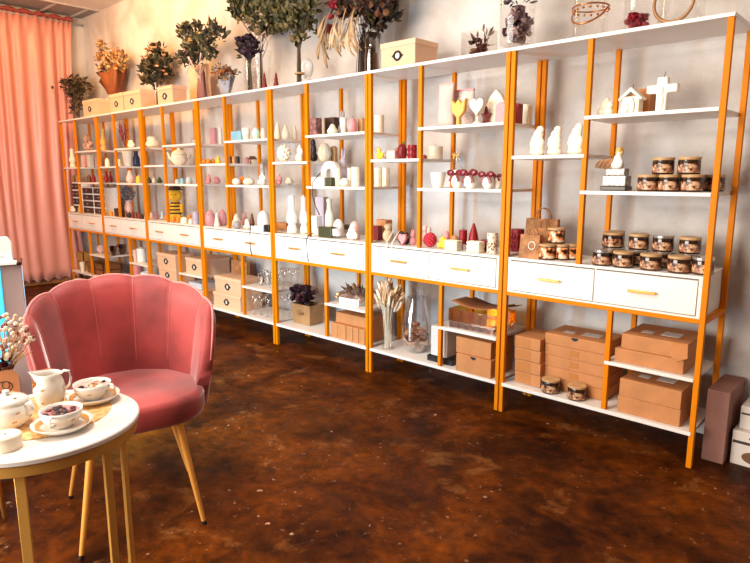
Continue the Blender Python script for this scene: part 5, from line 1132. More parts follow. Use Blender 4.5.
    ('tray', 'amber_tray', 'tray', 'amber patterned glass tray on the clear plastic tray', None, (-1.14, 0.13, 0.4273), 0, 0.3022, 0.07, 0.2, {'m': 'AMBER', 'ribs': 5}),
    ('sheet', 'kraft_sheet', 'paper', 'curled brown paper sheet lying on the amber tray', None, (-1.122, 0.15, 0.4988), 0, 0.3082, 0.055, 0.24, {}),
    ('carton', 'printed_box', 'box', 'dusky printed box at the left end of the upper shelf', None, (-2.382, 0.04, 1.4788), 0, 0.0631, 0.107, 0.05, {'kraft': 'DUSK'}),
    ('lumps', 'grey_plush', 'plush', 'grey knitted plush with round ears behind the cream candles', None, (-2.277, 0.18, 1.4788), 0, 0.0717, 0.162, 0.06, {'pts': 'BUNNY', 'c': 'grey', 'body': 'plush_body'}),
    ('turned', 'relief_candle', 'candle', 'tall cream perforated candle on the upper shelf', None, (-2.377, 0.08, 1.4788), 0, 0.0554, 0.1174, 0.0554, {'prof': 'plain', 'c': 'cream', 'star': 0.05, 'k': 6, 'tw': 12}),
    ('carton', 'dark_box', 'box', 'dark brown box behind the round cream apple candle', None, (-2.369, 0.17, 1.4788), 0, 0.0965, 0.1182, 0.05, {'kraft': 'DARKK'}),
    ('turned', 'apple_candle', 'candle', 'round cream apple candle before the dark brown box', None, (-2.266, 0.08, 1.4788), 0, 0.0704, 0.0794, 0.0704, {'prof': 'pear', 'c': 'cream', 'wick': 1}),
    ('turned', 'pillar_candle', 'candle', 'cream cup shaped candle beside the pink one', None, (-2.175, 0.09, 1.4788), 0, 0.0442, 0.0991, 0.0442, {'prof': 'cup', 'c': 'ivory', 'wick': 0}),
    ('turned', 'pink_candle', 'candle', 'pink strawberry shaped candle on the upper shelf', None, (-2.087, 0.08, 1.4788), 0, 0.0651, 0.1048, 0.0651, {'prof': 'egg', 'c': 'pink'}),
    ('flat', 'tan_slab', 'candle', 'tan slab candle between the pink candle and post pair', None, (-2.066, 0.14, 1.4788), 0, 0.0391, 0.0946, 0.03, {'shape': 'slab', 'c': 'tan'}),
    ('turned', 'pillar_candle', 'candle', 'wide cream pillar candle seen past the post pair on the upper shelf', None, (-1.99, 0.22, 1.4788), 0, 0.0626, 0.1114, 0.0626, {'prof': 'plain', 'c': 'cream', 'wick': 0}),
    ('beanball', 'ball_candle', 'candle', 'large cream bobbled ball candle on the left shelf', None, (-2.738, 0.06, 1.3138), 0, 0.0972, 0.1197, 0.0972, {'c': 'cream', 'n': 44}),
    ('lumps', 'flower_candle', 'candle', 'cream flower cluster candle beside the divider post', None, (-2.632, 0.11, 1.3138), 0, 0.062, 0.1179, 0.05, {'pts': 'CLUSTER', 'c': 'cream'}),
    ('lumps', 'dark_plush', 'plush', 'dark grey plush toy right of the divider post', None, (-2.588, 0.2, 1.3138), 0, 0.0624, 0.1569, 0.06, {'pts': 'SIT', 'c': 'black', 'body': 'plush_body'}),
    ('turned', 'lantern_candle', 'candle', 'cream ribbed lantern shaped candle right of the divider post', None, (-2.479, 0.205, 1.3138), 0, 0.0922, 0.1261, 0.0922, {'prof': 'egg', 'c': 'cream', 'star': 0.04, 'k': 9, 'wick': 0}),
    ('flat', 'brown_ornament', 'ornament', 'brown carved ornament behind the cream lantern candle', None, (-2.452, 0.265, 1.3138), 0, 0.045, 0.1069, 0.03, {'shape': 'slab', 'c': 'tan'}),
    ('lumps', 'grey_plush', 'plush', 'grey pink plush rabbit by the wall behind the twisted candles', None, (-2.312, 0.22, 1.1528), 0, 0.0869, 0.2492, 0.06, {'pts': 'BUNNY', 'c': 'lilac', 'body': 'plush_body'}),
    ('flat', 'arch_candle', 'candle', 'cream arch shaped candle standing by the white sign box', None, (-2.34, 0.13, 1.1528), 0, 0.1598, 0.1628, 0.04, {'shape': 'arch', 'c': 'ivory', 'bev': 0.006}),
    ('cube', 'white_box', 'box', 'small white device box with a black cord on the middle shelf', None, (-2.359, 0.05, 1.1528), 0, 0.1222, 0.0592, 0.05, {'c': 'white', 'body': 'box_body'}),
    ('cube', 'green_tin', 'tin', 'dark green square tin beside the white device box', None, (-2.276, 0.06, 1.1528), 0, 0.0665, 0.0561, 0.04, {'m': 'OLIVE', 'body': 'tin_body'}),
    ('turned', 'twisted_candle', 'candle', 'cream twisted candle behind the round white one', None, (-2.252, 0.1, 1.1528), 0, 0.0487, 0.1135, 0.0487, {'prof': 'plain', 'c': 'cream', 'star': 0.12, 'k': 4, 'tw': 5, 'wick': 0}),
    ('turned', 'round_candle', 'candle', 'round cream ball candle between the twisted candles', None, (-2.15, 0.07, 1.1528), 0, 0.0635, 0.0656, 0.0635, {'prof': 'egg', 'c': 'ivory'}),
    ('turned', 'slim_candle', 'candle', 'slim cream candle between the round candle and the pillar', None, (-2.175, 0.14, 1.1528), 0, 0.0258, 0.1164, 0.0258, {'prof': 'plain', 'c': 'cream', 'star': 0.1, 'k': 4, 'tw': 5, 'wick': 0}),
    ('turned', 'pillar_candle', 'candle', 'cream ribbed column candle on the middle shelf beside the post pair', None, (-2.06, 0.08, 1.1528), 0, 0.0519, 0.1208, 0.0519, {'prof': 'plain', 'c': 'cream', 'star': 0.04, 'k': 10, 'wick': 0}),
    ('turned', 'bamboo_candle', 'candle', 'left of two cream column candles seen past the post pair', 'bamboo column candles past the post pair', (-1.98, 0.2, 1.1528), 0, 0.0442, 0.1152, 0.0442, {'prof': 'plain', 'c': 'cream', 'star': 0.05, 'k': 8, 'wick': 0}),
    ('turned', 'bamboo_candle', 'candle', 'right of two cream column candles seen past the post pair', 'bamboo column candles past the post pair', (-1.941, 0.23, 1.1528), 0, 0.0473, 0.1151, 0.0473, {'prof': 'plain', 'c': 'cream', 'star': 0.05, 'k': 8, 'wick': 0}),
    ('turned', 'bottle_candle', 'candle', 'tall white bottle candle left of the divider post', 'tall white bottle candles', (-2.694, 0.08, 0.8188), 0, 0.0809, 0.269, 0.0809, {'prof': 'bottle', 'c': 'ivory', 'wick': 0}),
    ('turned', 'bottle_candle', 'candle', 'tall white bottle candle behind the divider post', 'tall white bottle candles', (-2.624, 0.13, 0.8188), 0, 0.0597, 0.2658, 0.0597, {'prof': 'bottle', 'c': 'ivory', 'wick': 0}),
    ('carton', 'brown_box', 'box', 'brown box left behind the tall white bottle candle', None, (-2.959, 0.22, 0.8188), 0, 0.1196, 0.0535, 0.06, {}),
    ('cube', 'grey_box', 'box', 'tall grey box between the divider post and the column candle', None, (-2.534, 0.22, 0.8188), 0, 0.0888, 0.2559, 0.05, {'c': 'lilac', 'body': 'box_body'}),
    ('cube', 'white_box', 'box', 'white square box right of the divider post on the drawer top', None, (-2.555, 0.17, 0.8188), 0, 0.0844, 0.1255, 0.05, {'c': 'white', 'body': 'box_body'}),
    ('turned', 'column_candle', 'candle', 'tall cream column candle on the drawer top before the grey box', None, (-2.38, 0.15, 0.8188), 0, 0.061, 0.2605, 0.061, {'prof': 'milk', 'c': 'cream', 'wick': 1}),
    ('cube', 'green_box', 'box', 'dark green rectangular box on the drawer top', None, (-2.307, 0.06, 0.8188), 0, 0.1266, 0.0696, 0.05, {'m': 'OLIVE', 'body': 'box_body'}),
    ('cube', 'small_white_box', 'box', 'low cream box left of the dark green box', None, (-2.46, 0.11, 0.8188), 0, 0.0666, 0.0443, 0.05, {'c': 'ivory', 'body': 'box_body'}),
    ('hollow', 'glass_cup', 'cup', 'frosted glass cup holding a white shell candle', None, (-2.213, 0.06, 0.8188), 0, 0.0781, 0.0766, 0.0781, {'prof': 'cup', 'm': 'GLASS', 'fill': 'white', 'fz': 0.8}),
    ('turned', 'shell_candle', 'candle', 'white domed shell candle behind the frosted cup', None, (-2.283, 0.14, 0.8188), 0, 0.0734, 0.1178, 0.0734, {'prof': 'dome', 'c': 'white', 'wick': 0}),
    ('cube', 'dark_tin', 'tin', 'dark rectangular tin on a clear block near the wall', None, (-2.248, 0.22, 0.8608), 0, 0.0857, 0.035, 0.04, {'m': 'OLIVE', 'body': 'tin_body'}),
    ('cube', 'clear_block', 'block', 'clear acrylic block under the dark tin', None, (-2.244, 0.22, 0.8188), 0, 0.1048, 0.0418, 0.05, {'m': 'CLEARP', 'body': 'block_body'}),
    ('turned', 'pink_dome_candle', 'candle', 'peach pink dome candle above the cream bunny candle', None, (-2.112, 0.12, 0.8188), 0, 0.0711, 0.114, 0.0711, {'prof': 'dome', 'c': 'palepink', 'wick': 0}),
    ('lumps', 'bunny_candle', 'candle', 'cream lying bunny candle at the front of the drawer top', None, (-2.063, 0.05, 0.8188), 0, 0.0917, 0.076, 0.04, {'pts': 'SHELL', 'c': 'ivory'}),
    ('kraft_flower_bag', 'kraft_flower_bag', 'flowers', 'kraft bag of black red dried flowers on the bottom board', None, (-2.649, 0.17, 0.1608), 0, 0.2549, 0.2808, 0.17, {}),
    ('wrapped_bundle', 'wrapped_bundle', 'package', 'clear wrapped bundle of white card and dried leaves on the lower shelf', None, (-2.133, 0.16, 0.3918), 0, 0.2891, 0.095, 0.22, {}),
    ('carton', 'carton', 'box', 'upright kraft box, first from the divider post under the wrapped bundle', 'upright kraft boxes', (-2.21, 0.12, 0.1608), 0, 0.0581, 0.098, 0.2, {}),
    ('carton', 'carton', 'box', 'upright kraft box, second from the divider post under the wrapped bundle', 'upright kraft boxes', (-2.14, 0.12, 0.1608), 0, 0.0775, 0.098, 0.2, {}),
    ('carton', 'carton', 'box', 'upright kraft box, third from the divider post under the wrapped bundle', 'upright kraft boxes', (-2.067, 0.12, 0.1608), 0, 0.058, 0.098, 0.2, {}),
    ('carton', 'carton', 'box', 'upright kraft box, fourth from the divider post under the wrapped bundle', 'upright kraft boxes', (-2.01, 0.12, 0.1608), 0, 0.0487, 0.098, 0.2, {}),
    ('carton', 'carton', 'box', 'upright kraft box, fifth from the divider post under the wrapped bundle', 'upright kraft boxes', (-1.956, 0.12, 0.1608), 0, 0.0522, 0.098, 0.2, {}),
    ('carton', 'carton', 'box', 'long kraft box lying across the upright kraft boxes', None, (-2.071, 0.155, 0.2593), 0, 0.3122, 0.068, 0.2, {}),
    ('cube', 'blue_candle', 'candle', 'turquoise blue cube candle on the upper shelf', None, (-3.298, 0.075, 1.4788), 0, 0.1297, 0.0726, 0.05, {'c': 'blue'}),
    ('turned', 'cup_candle', 'candle', 'cream cup candle between the blue cube and mint egg', None, (-3.216, 0.09, 1.4788), 0, 0.0635, 0.0888, 0.0635, {'prof': 'cup', 'c': 'cream', 'wick': 0}),
    ('turned', 'egg_candle', 'candle', 'mint green egg candle on the upper shelf', None, (-3.108, 0.1, 1.4788), 0, 0.0589, 0.091, 0.0589, {'prof': 'egg', 'c': 'mint', 'wick': 0}),
    ('turned', 'cup_candle', 'candle', 'small cream candle between the mint egg and post pair', None, (-3.064, 0.13, 1.4788), 0, 0.0367, 0.0868, 0.0367, {'prof': 'egg', 'c': 'cream', 'wick': 0}),
    ('turned', 'gnome_candle', 'candle', 'cream pointed gnome candle, left of three seen past the post pair', 'cream gnome candles past the post pair', (-2.982, 0.2, 1.4788), 0, 0.0513, 0.1255, 0.0513, {'prof': 'drop', 'c': 'cream', 'wick': 0}),
    ('turned', 'gnome_candle', 'candle', 'cream pointed gnome candle, middle of three seen past the post pair', 'cream gnome candles past the post pair', (-2.887, 0.2, 1.4788), 0, 0.0615, 0.106, 0.0615, {'prof': 'drop', 'c': 'cream', 'wick': 0}),
    ('turned', 'gnome_candle', 'candle', 'cream pointed gnome candle, right of three seen past the post pair', 'cream gnome candles past the post pair', (-2.882, 0.275, 1.4788), 0, 0.0475, 0.1102, 0.0475, {'prof': 'drop', 'c': 'cream', 'wick': 0}),
    ('turned', 'orange_candle', 'candle', 'small orange pumpkin candle, left of three on the left shelf', 'orange round candles on the left shelf', (-3.737, 0.04, 1.3138), 0, 0.0362, 0.0439, 0.0362, {'prof': 'egg', 'c': 'orange', 'star': 0.06, 'k': 6, 'wick': 0}),
    ('turned', 'orange_candle', 'candle', 'small orange pumpkin candle, middle of three on the left shelf', 'orange round candles on the left shelf', (-3.695, 0.055, 1.3138), 0, 0.0361, 0.0434, 0.0361, {'prof': 'egg', 'c': 'orange', 'star': 0.06, 'k': 6, 'wick': 0}),
    ('turned', 'orange_candle', 'candle', 'small orange pumpkin candle, right of three on the left shelf', 'orange round candles on the left shelf', (-3.701, 0.1, 1.3138), 0, 0.0363, 0.0444, 0.0363, {'prof': 'egg', 'c': 'orange', 'star': 0.06, 'k': 6, 'wick': 0}),
    ('turned', 'yellow_candle', 'candle', 'yellow pear candle beside the three orange pumpkins', None, (-3.651, 0.12, 1.3138), 0, 0.0442, 0.0675, 0.0442, {'prof': 'pear', 'c': 'yellow', 'wick': 0}),
    ('turned', 'small_candle', 'candle', 'small dark brown jar candle right of the divider post', None, (-3.516, 0.14, 1.3138), 0, 0.0317, 0.0688, 0.0317, {'prof': 'plain', 'c': 'brown'}),
    ('turned', 'small_candle', 'candle', 'small tan jar candle right of the divider post', None, (-3.46, 0.14, 1.3138), 0, 0.0298, 0.0674, 0.0298, {'prof': 'plain', 'c': 'tan'}),
    ('turned', 'small_candle', 'candle', 'small black jar candle right of the divider post', None, (-3.407, 0.14, 1.3138), 0, 0.0281, 0.0662, 0.0281, {'prof': 'plain', 'c': 'black'}),
    ('turned', 'pink_candle', 'candle', 'small dusty pink candle beside the little house', None, (-3.398, 0.215, 1.3138), 0, 0.0354, 0.0525, 0.0354, {'prof': 'dome', 'c': 'dustypink', 'wick': 0}),
    ('cottage', 'cottage_candle', 'candle', 'little cottage candle with a brown roof', None, (-3.411, 0.28, 1.3138), 0, 0.0668, 0.0614, 0.05, {}),
    ('turned', 'pumpkin_candle', 'candle', 'white pumpkin candle left of the orange one', None, (-3.332, 0.065, 1.1528), 0, 0.0652, 0.0624, 0.0652, {'prof': 'egg', 'c': 'ivory', 'star': 0.05, 'k': 8, 'wick': 1}),
    ('turned', 'pumpkin_candle', 'candle', 'orange pumpkin candle between the white ones', None, (-3.339, 0.12, 1.1528), 0, 0.0348, 0.0662, 0.0348, {'prof': 'egg', 'c': 'orange', 'star': 0.05, 'k': 8, 'wick': 0}),
    ('turned', 'pumpkin_candle', 'candle', 'wide cream pumpkin candle right of the orange one', None, (-3.188, 0.08, 1.1528), 0, 0.0903, 0.0624, 0.0903, {'prof': 'egg', 'c': 'cream', 'star': 0.05, 'k': 8, 'wick': 1}),
    ('lumps', 'grey_elephant', 'figurine', 'grey elephant figure standing behind the cream figure group', None, (-3.155, 0.18, 1.1528), 0, 0.0721, 0.163, 0.05, {'pts': 'SIT', 'c': 'grey', 'body': 'figure_body'}),
    ('lumps', 'figure_candle', 'candle', 'cream figure group candle in front of the grey elephant', None, (-3.023, 0.08, 1.1528), 0, 0.077, 0.0877, 0.06, {'pts': 'CLUSTER', 'c': 'cream'}),
    ('lumps', 'pink_candle', 'candle', 'pink ball cluster seen past the post pair on the middle shelf', None, (-2.98, 0.2, 1.1528), 0, 0.0595, 0.0807, 0.05, {'pts': 'CLUSTER', 'c': 'dustypink'}),
    ('lumps', 'shell_candle', 'candle', 'tan shell candle seen past the post pair on the middle shelf', None, (-2.897, 0.23, 1.1528), 0, 0.0701, 0.0588, 0.05, {'pts': 'SHELL', 'c': 'cream'}),
    ('turned', 'pink_pot', 'pot', 'dusty pink lidded pot on the drawer top beside the post', None, (-3.676, 0.035, 0.8188), 0, 0.081, 0.138, 0.081, {'prof': 'pot', 'c': 'dustypink', 'wick': 0, 'body': 'pot_body'}),
    ('turned', 'tree_candle', 'candle', 'cream cone tree candle between the dusty pink pots', None, (-3.617, 0.06, 0.8188), 0, 0.0524, 0.1272, 0.0524, {'prof': 'cone', 'c': 'cream'}),
    ('turned', 'pink_pot', 'pot', 'dusty pink lidded pot behind the divider post', None, (-3.657, 0.14, 0.8188), 0, 0.0656, 0.1387, 0.0656, {'prof': 'pot', 'c': 'dustypink', 'wick': 0, 'body': 'pot_body'}),
    ('turned', 'figure_candle', 'candle', 'cream bottle figure candle behind the grey ball', None, (-3.401, 0.1, 0.8188), 0, 0.0708, 0.122, 0.0708, {'prof': 'pear', 'c': 'cream'}),
    ('turned', 'grey_ball_candle', 'candle', 'grey ball candle at the front of the drawer top', None, (-3.316, 0.045, 0.8188), 0, 0.0618, 0.0585, 0.0618, {'prof': 'egg', 'c': 'grey', 'wick': 0}),
    ('lumps', 'pink_candle', 'candle', 'dusky pink candle behind the cream figures', None, (-3.436, 0.2, 0.8188), 0, 0.0723, 0.1163, 0.05, {'pts': 'BUNNY', 'c': 'dustypink'}),
    ('lumps', 'figure_candle', 'candle', 'cream seated bear candle right of the grey ball', None, (-3.216, 0.07, 0.8188), 0, 0.0725, 0.0773, 0.05, {'pts': 'SIT', 'c': 'cream'}),
    ('turned', 'dark_candle', 'candle', 'dark brown pine cone candle behind the white dome', None, (-3.293, 0.17, 0.8188), 0, 0.0392, 0.1154, 0.0392, {'prof': 'pear', 'c': 'brown', 'wick': 0}),
    ('turned', 'dome_candle', 'candle', 'large white dome on the drawer top beside the post pair', None, (-3.051, 0.1, 0.8188), 0, 0.0897, 0.1468, 0.0897, {'prof': 'dome', 'c': 'white', 'wick': 0}),
    ('cube', 'black_box', 'box', 'small black box in front of the white dome', None, (-2.923, 0.04, 0.8188), 0, 0.0595, 0.05, 0.03, {'m': 'BLACK', 'body': 'box_body'}),
    ('cube', 'white_card', 'box', 'low white cord holder box on the drawer edge', None, (-3.025, 0.03, 0.8188), 0, 0.1475, 0.0378, 0.03, {'c': 'white', 'body': 'box_body'}),
    ('keepsake', 'keepsake_box', 'box', 'blush keepsake box with label ring, lower of two before the tall kraft bag', None, (-3.487, 0.135, 0.1608), 0, 0.3734, 0.122, 0.2, {'plate': 1}),
    ('keepsake', 'keepsake_box', 'box', 'blush keepsake box with metal label ring, upper of two before the tall kraft bag', None, (-3.465, 0.135, 0.2833), 0, 0.3622, 0.135, 0.2, {'plate': 1}),
    ('paperbag', 'kraft_bag', 'bag', 'tall brown kraft bag behind the two stacked blush boxes', None, (-3.603, 0.257, 0.1608), 0, 0.2335, 0.3595, 0.04, {'handle': 0}),
    ('hollow', 'glass_bowl', 'bowl', 'small clear glass bowl, left of two before the post pair', 'small glass bowls', (-3.102, 0.09, 0.3918), 0, 0.0421, 0.0977, 0.0421, {'prof': 'bowl', 'm': 'WARE', 'body': 'bowl_body'}),
    ('hollow', 'glass_bowl', 'bowl', 'small clear glass bowl, right of two before the post pair', 'small glass bowls', (-3.09, 0.14, 0.3918), 0, 0.0462, 0.1165, 0.0462, {'prof': 'bowl', 'm': 'WARE', 'body': 'bowl_body'}),
    ('wineglass', 'stem_glass', 'glass', 'clear stemmed glass on the lower shelf, first past the post pair', 'stemmed glasses seen past the post pair', (-2.881, 0.14, 0.3918), 0, 0.0522, 0.1535, 0.0522, {}),
    ('wineglass', 'stem_glass', 'glass', 'clear stemmed glass on the lower shelf, second past the post pair', 'stemmed glasses seen past the post pair', (-2.883, 0.21, 0.3918), 0, 0.049, 0.1456, 0.049, {}),
    ('wineglass', 'stem_glass', 'glass', 'clear stemmed glass on the lower shelf, third past the post pair', 'stemmed glasses seen past the post pair', (-2.873, 0.265, 0.3918), 0, 0.0418, 0.1405, 0.0418, {}),
    ('hollow', 'glass_dish', 'bowl', 'wide clear glass dish just behind the post pair', None, (-3.004, 0.16, 0.3918), 0, 0.0839, 0.1078, 0.0839, {'prof': 'bowl', 'm': 'WARE', 'body': 'bowl_body'}),
    ('wineglass', 'wine_glass', 'glass', 'clear wine glass on the bottom board, nearest the divider post', 'wine glasses on the bottom board', (-3.163, 0.07, 0.1608), 0, 0.0504, 0.1604, 0.0504, {}),
    ('wineglass', 'wine_glass', 'glass', 'clear wine glass on the bottom board, second from the divider post', 'wine glasses on the bottom board', (-3.117, 0.1, 0.1608), 0, 0.0464, 0.1622, 0.0464, {}),
    ('wineglass', 'wine_glass', 'glass', 'clear wine glass on the bottom board, beside the post pair', 'wine glasses on the bottom board', (-3.011, 0.08, 0.1608), 0, 0.0418, 0.1792, 0.0418, {}),
    ('wineglass', 'wine_glass', 'glass', 'clear wine glass on the bottom board, first past the post pair', 'wine glasses on the bottom board', (-2.969, 0.2, 0.1608), 0, 0.0423, 0.1674, 0.0423, {}),
    ('wineglass', 'wine_glass', 'glass', 'clear wine glass on the bottom board, second past the post pair', 'wine glasses on the bottom board', (-2.872, 0.185, 0.1608), 0, 0.0416, 0.1825, 0.0416, {}),
    ('wineglass', 'wine_glass', 'glass', 'clear wine glass on the bottom board, just behind the post pair', 'wine glasses on the bottom board', (-3.097, 0.22, 0.1608), 0, 0.0472, 0.1474, 0.0472, {}),
    ('turned', 'red_coral', 'candle', 'red twisted coral candle seen behind the divider post', None, (-3.827, 0.2, 1.4788), 0, 0.0538, 0.1306, 0.0538, {'prof': 'plain', 'c': 'dustypink', 'star': 0.2, 'k': 3, 'tw': 7, 'wick': 0}),
    ('turned', 'white_candle', 'candle', 'white candle beside the red twisted coral candle', None, (-3.808, 0.245, 1.4788), 0, 0.0374, 0.1322, 0.0374, {'prof': 'plain', 'c': 'ivory', 'wick': 0}),
    ('vessel', 'glass_decanter', 'decanter', 'clear glass decanter on the upper shelf at the post', None, (-4.013, 0.15, 1.4788), 0, 0.0968, 0.1538, 0.0968, {'prof_': 'DEC'}),
    ('tureen', 'teapot_candle', 'teapot', 'large cream teapot on the left shelf above the bee bear', None, (-4.411, 0.205, 1.3138), 1.0, 0.1975, 0.1569, 0.12, {}),
    ('turned', 'blue_candle', 'candle', 'small pale blue candle, first on the middle shelf above the bee bear', None, (-4.274, 0.1, 1.1528), 0, 0.0438, 0.0409, 0.0438, {'prof': 'dome', 'c': 'paleblue', 'wick': 0}),
    ('turned', 'blue_candle', 'candle', 'small blue candle, second on the middle shelf above the bee bear', None, (-4.193, 0.1, 1.1528), 0, 0.039, 0.0496, 0.039, {'prof': 'dome', 'c': 'blue', 'wick': 0}),
    ('turned', 'blue_candle', 'candle', 'small pale blue candle, last on the middle shelf above the bee bear', None, (-4.081, 0.1, 1.1528), 0, 0.0513, 0.0582, 0.0513, {'prof': 'dome', 'c': 'paleblue', 'wick': 0}),
    ('lumps', 'pink_candle', 'candle', 'tiny pale pink candle in front of the pale blue one', None, (-4.026, 0.06, 1.1528), 0, 0.0464, 0.025, 0.04, {'pts': 'BUNNY', 'c': 'palepink'}),
    ('lumps', 'rose_candle', 'candle', 'dusty pink rose cluster candle, left behind the divider post', None, (-3.937, 0.2, 1.1528), 0, 0.0595, 0.0791, 0.05, {'pts': 'CLUSTER', 'c': 'pink'}),
    ('lumps', 'rose_candle', 'candle', 'dusty pink rose cluster candle, right beside the divider post', None, (-3.831, 0.215, 1.1528), 0, 0.0756, 0.0624, 0.05, {'pts': 'SHELL', 'c': 'pink'}),
    ('turned', 'tiny_candle', 'candle', 'tiny olive candle on the far shelf left of the divider post', None, (-4.945, 0.18, 1.1528), 0, 0.0432, 0.0577, 0.0432, {'prof': 'pear', 'c': 'olive', 'wick': 0}),
    ('turned', 'tiny_candle', 'candle', 'tiny cream candle on the far shelf left of the divider post', None, (-4.851, 0.18, 1.1528), 0, 0.038, 0.0577, 0.038, {'prof': 'pear', 'c': 'cream', 'wick': 0}),
    ('turned', 'tiny_candle', 'candle', 'tiny green candle on the far shelf left of the divider post', None, (-4.774, 0.195, 1.1528), 0, 0.0471, 0.0578, 0.0471, {'prof': 'pear', 'c': 'green', 'wick': 0}),
    ('bee_bear', 'bee_bear', 'plush', 'yellow plush bear with black bee stripes and dark hat', None, (-4.375, 0.125, 0.8188), 0.75, 0.1344, 0.3132, 0.1, {}),
    ('turned', 'orange_candle', 'candle', 'small orange candle at the feet of the bee bear', None, (-4.271, 0.035, 0.8188), 0, 0.0439, 0.0512, 0.0439, {'prof': 'egg', 'c': 'orange', 'wick': 0}),
    ('turned', 'orange_candle', 'candle', 'second small orange candle right at the bear feet', None, (-4.185, 0.035, 0.8188), 0, 0.0347, 0.0506, 0.0347, {'prof': 'egg', 'c': 'orange', 'wick': 0}),
    ('turned', 'cupcake_candle', 'candle', 'cream cupcake candle right of the bee bear', None, (-4.124, 0.06, 0.8188), 0, 0.0648, 0.0651, 0.0648, {'prof': 'dome', 'c': 'cream'}),
    ('turned', 'lidded_jar', 'jar', 'white lidded jar beside the post pair near the bee bear', None, (-3.936, 0.06, 0.8188), 0, 0.0547, 0.111, 0.0547, {'prof': 'canister', 'c': 'lilac', 'wick': 0, 'body': 'jar_body'}),
    ('turned', 'cream_candle', 'candle', 'small cream candle between the cupcake and white jar', None, (-4.005, 0.05, 0.8188), 0, 0.034, 0.058, 0.034, {'prof': 'dome', 'c': 'cream'}),
    ('turned', 'orange_candle', 'candle', 'orange candle behind the small cream candle', None, (-4.162, 0.13, 0.8188), 0, 0.0394, 0.0689, 0.0394, {'prof': 'dome', 'c': 'orange', 'wick': 0}),
    ('lumps', 'toy_figure', 'figurine', 'small pale pink toy figure left of the bee bear', None, (-4.866, 0.14, 0.8188), 0, 0.0478, 0.0626, 0.04, {'pts': 'SIT', 'c': 'palepink', 'body': 'figure_body'}),
    ('lumps', 'toy_figure', 'figurine', 'small dusty pink toy figure left of the bee bear', None, (-4.757, 0.14, 0.8188), 0, 0.0472, 0.0762, 0.04, {'pts': 'SIT', 'c': 'dustypink', 'body': 'figure_body'}),
    ('lumps', 'toy_figure', 'figurine', 'small grey blue toy figure left of the bee bear', None, (-4.629, 0.125, 0.8188), 0, 0.0417, 0.0818, 0.04, {'pts': 'SIT', 'c': 'paleblue', 'body': 'figure_body'}),
    ('lumps', 'toy_figure', 'figurine', 'small orange toy figure left of the bee bear', None, (-4.589, 0.14, 0.8188), 0, 0.037, 0.0458, 0.04, {'pts': 'SIT', 'c': 'orange', 'body': 'figure_body'}),
    ('keepsake', 'keepsake_box', 'box', 'lowest blush keepsake box of the tall stack behind the pink chair', None, (-4.449, 0.13, 0.1608), 0, 0.324, 0.115, 0.18, {'plate': 1}),
    ('keepsake', 'keepsake_box', 'box', 'middle blush keepsake box of the tall stack behind the chair', None, (-4.436, 0.13, 0.2763), 0, 0.3123, 0.125, 0.18, {'plate': 1}),
    ('keepsake', 'keepsake_box', 'box', 'topmost blush keepsake box of the tall stack under the drawers', None, (-4.446, 0.13, 0.4018), 0, 0.33, 0.125, 0.18, {'plate': 1}),
    ('keepsake', 'keepsake_box', 'box', 'blush keepsake box on the lower shelf right of the tall stack', None, (-3.965, 0.171, 0.3918), 0, 0.2759, 0.135, 0.26, {'plate': 1}),
    ('carton', 'white_package', 'box', 'pale blue white package under the blush box on the lower shelf', None, (-3.987, 0.15, 0.2613), 0, 0.1968, 0.05, 0.2, {'kraft': 'BLUEW'}),
    ('keepsake', 'keepsake_box', 'box', 'blush keepsake box low behind the right edge of the chair back', None, (-3.957, 0.13, 0.1608), 0, 0.2532, 0.1, 0.2, {'plate': 1}),
    ('lumps', 'shell_candle', 'candle', 'big cream shell candle seen past the post pair on the upper shelf', None, (-4.873, 0.2, 1.4788), 0, 0.1794, 0.1122, 0.1, {'pts': 'SHELL', 'c': 'cream'}),
    ('feather', 'red_feathers', 'flowers', 'dark red dried feather grass standing on the upper shelf', None, (-5.152, 0.045, 1.4788), 0, 0.1623, 0.246, 0.1623, {}),
    ('lumps', 'tan_ornament', 'ornament', 'tan driftwood ornament lying on the upper shelf below the red feathers', None, (-4.989, 0.045, 1.4788), 0, 0.1127, 0.0735, 0.04, {'pts': 'SHELL', 'c': 'cream'}),
    ('hollow', 'cream_pot', 'pot', 'tall cream pot on the shelf under the red feathers', None, (-5.32, 0.16, 1.3138), 0, 0.1043, 0.1694, 0.1043, {'prof': 'cup', 'c': 'ivory', 'body': 'pot_body', 'handle': 0}),
    ('turned', 'navy_bottle', 'bottle', 'dark navy bottle beside the post pair', None, (-5.296, 0.235, 1.3138), 0, 0.065, 0.1517, 0.065, {'prof': 'milk', 'c': 'navy', 'wick': 0, 'body': 'bottle_body'}),
    ('turned', 'cream_candle', 'candle', 'small cream candle left of the divider post on the left shelf', None, (-5.554, 0.055, 1.3138), 0, 0.0454, 0.0847, 0.0454, {'prof': 'dome', 'c': 'cream', 'wick': 0}),
    ('turned', 'cream_candle', 'candle', 'small cream candle right of the divider post on the left shelf', None, (-5.527, 0.16, 1.3138), 0, 0.0458, 0.0765, 0.0458, {'prof': 'dome', 'c': 'cream', 'wick': 0}),
    ('turned', 'pink_bottle', 'bottle', 'pale pink dress shaped bottle on the middle shelf', None, (-5.172, 0.1, 1.1528), 0, 0.078, 0.1246, 0.078, {'prof': 'pear', 'c': 'palepink', 'wick': 0, 'body': 'bottle_body'}),
    ('turned', 'yellow_candle', 'candle', 'small yellow candle beside the pink bottle', None, (-5.02, 0.11, 1.1528), 0, 0.048, 0.0718, 0.048, {'prof': 'dome', 'c': 'yellow', 'wick': 0}),
    ('turned', 'red_glass', 'glass', 'dark red glass candle, left of three on the far middle shelf', 'dark red glass candles', (-5.946, 0.15, 1.1528), 0, 0.048, 0.1148, 0.048, {'prof': 'vase', 'c': 'tan', 'wick': 0, 'body': 'glass_body'}),
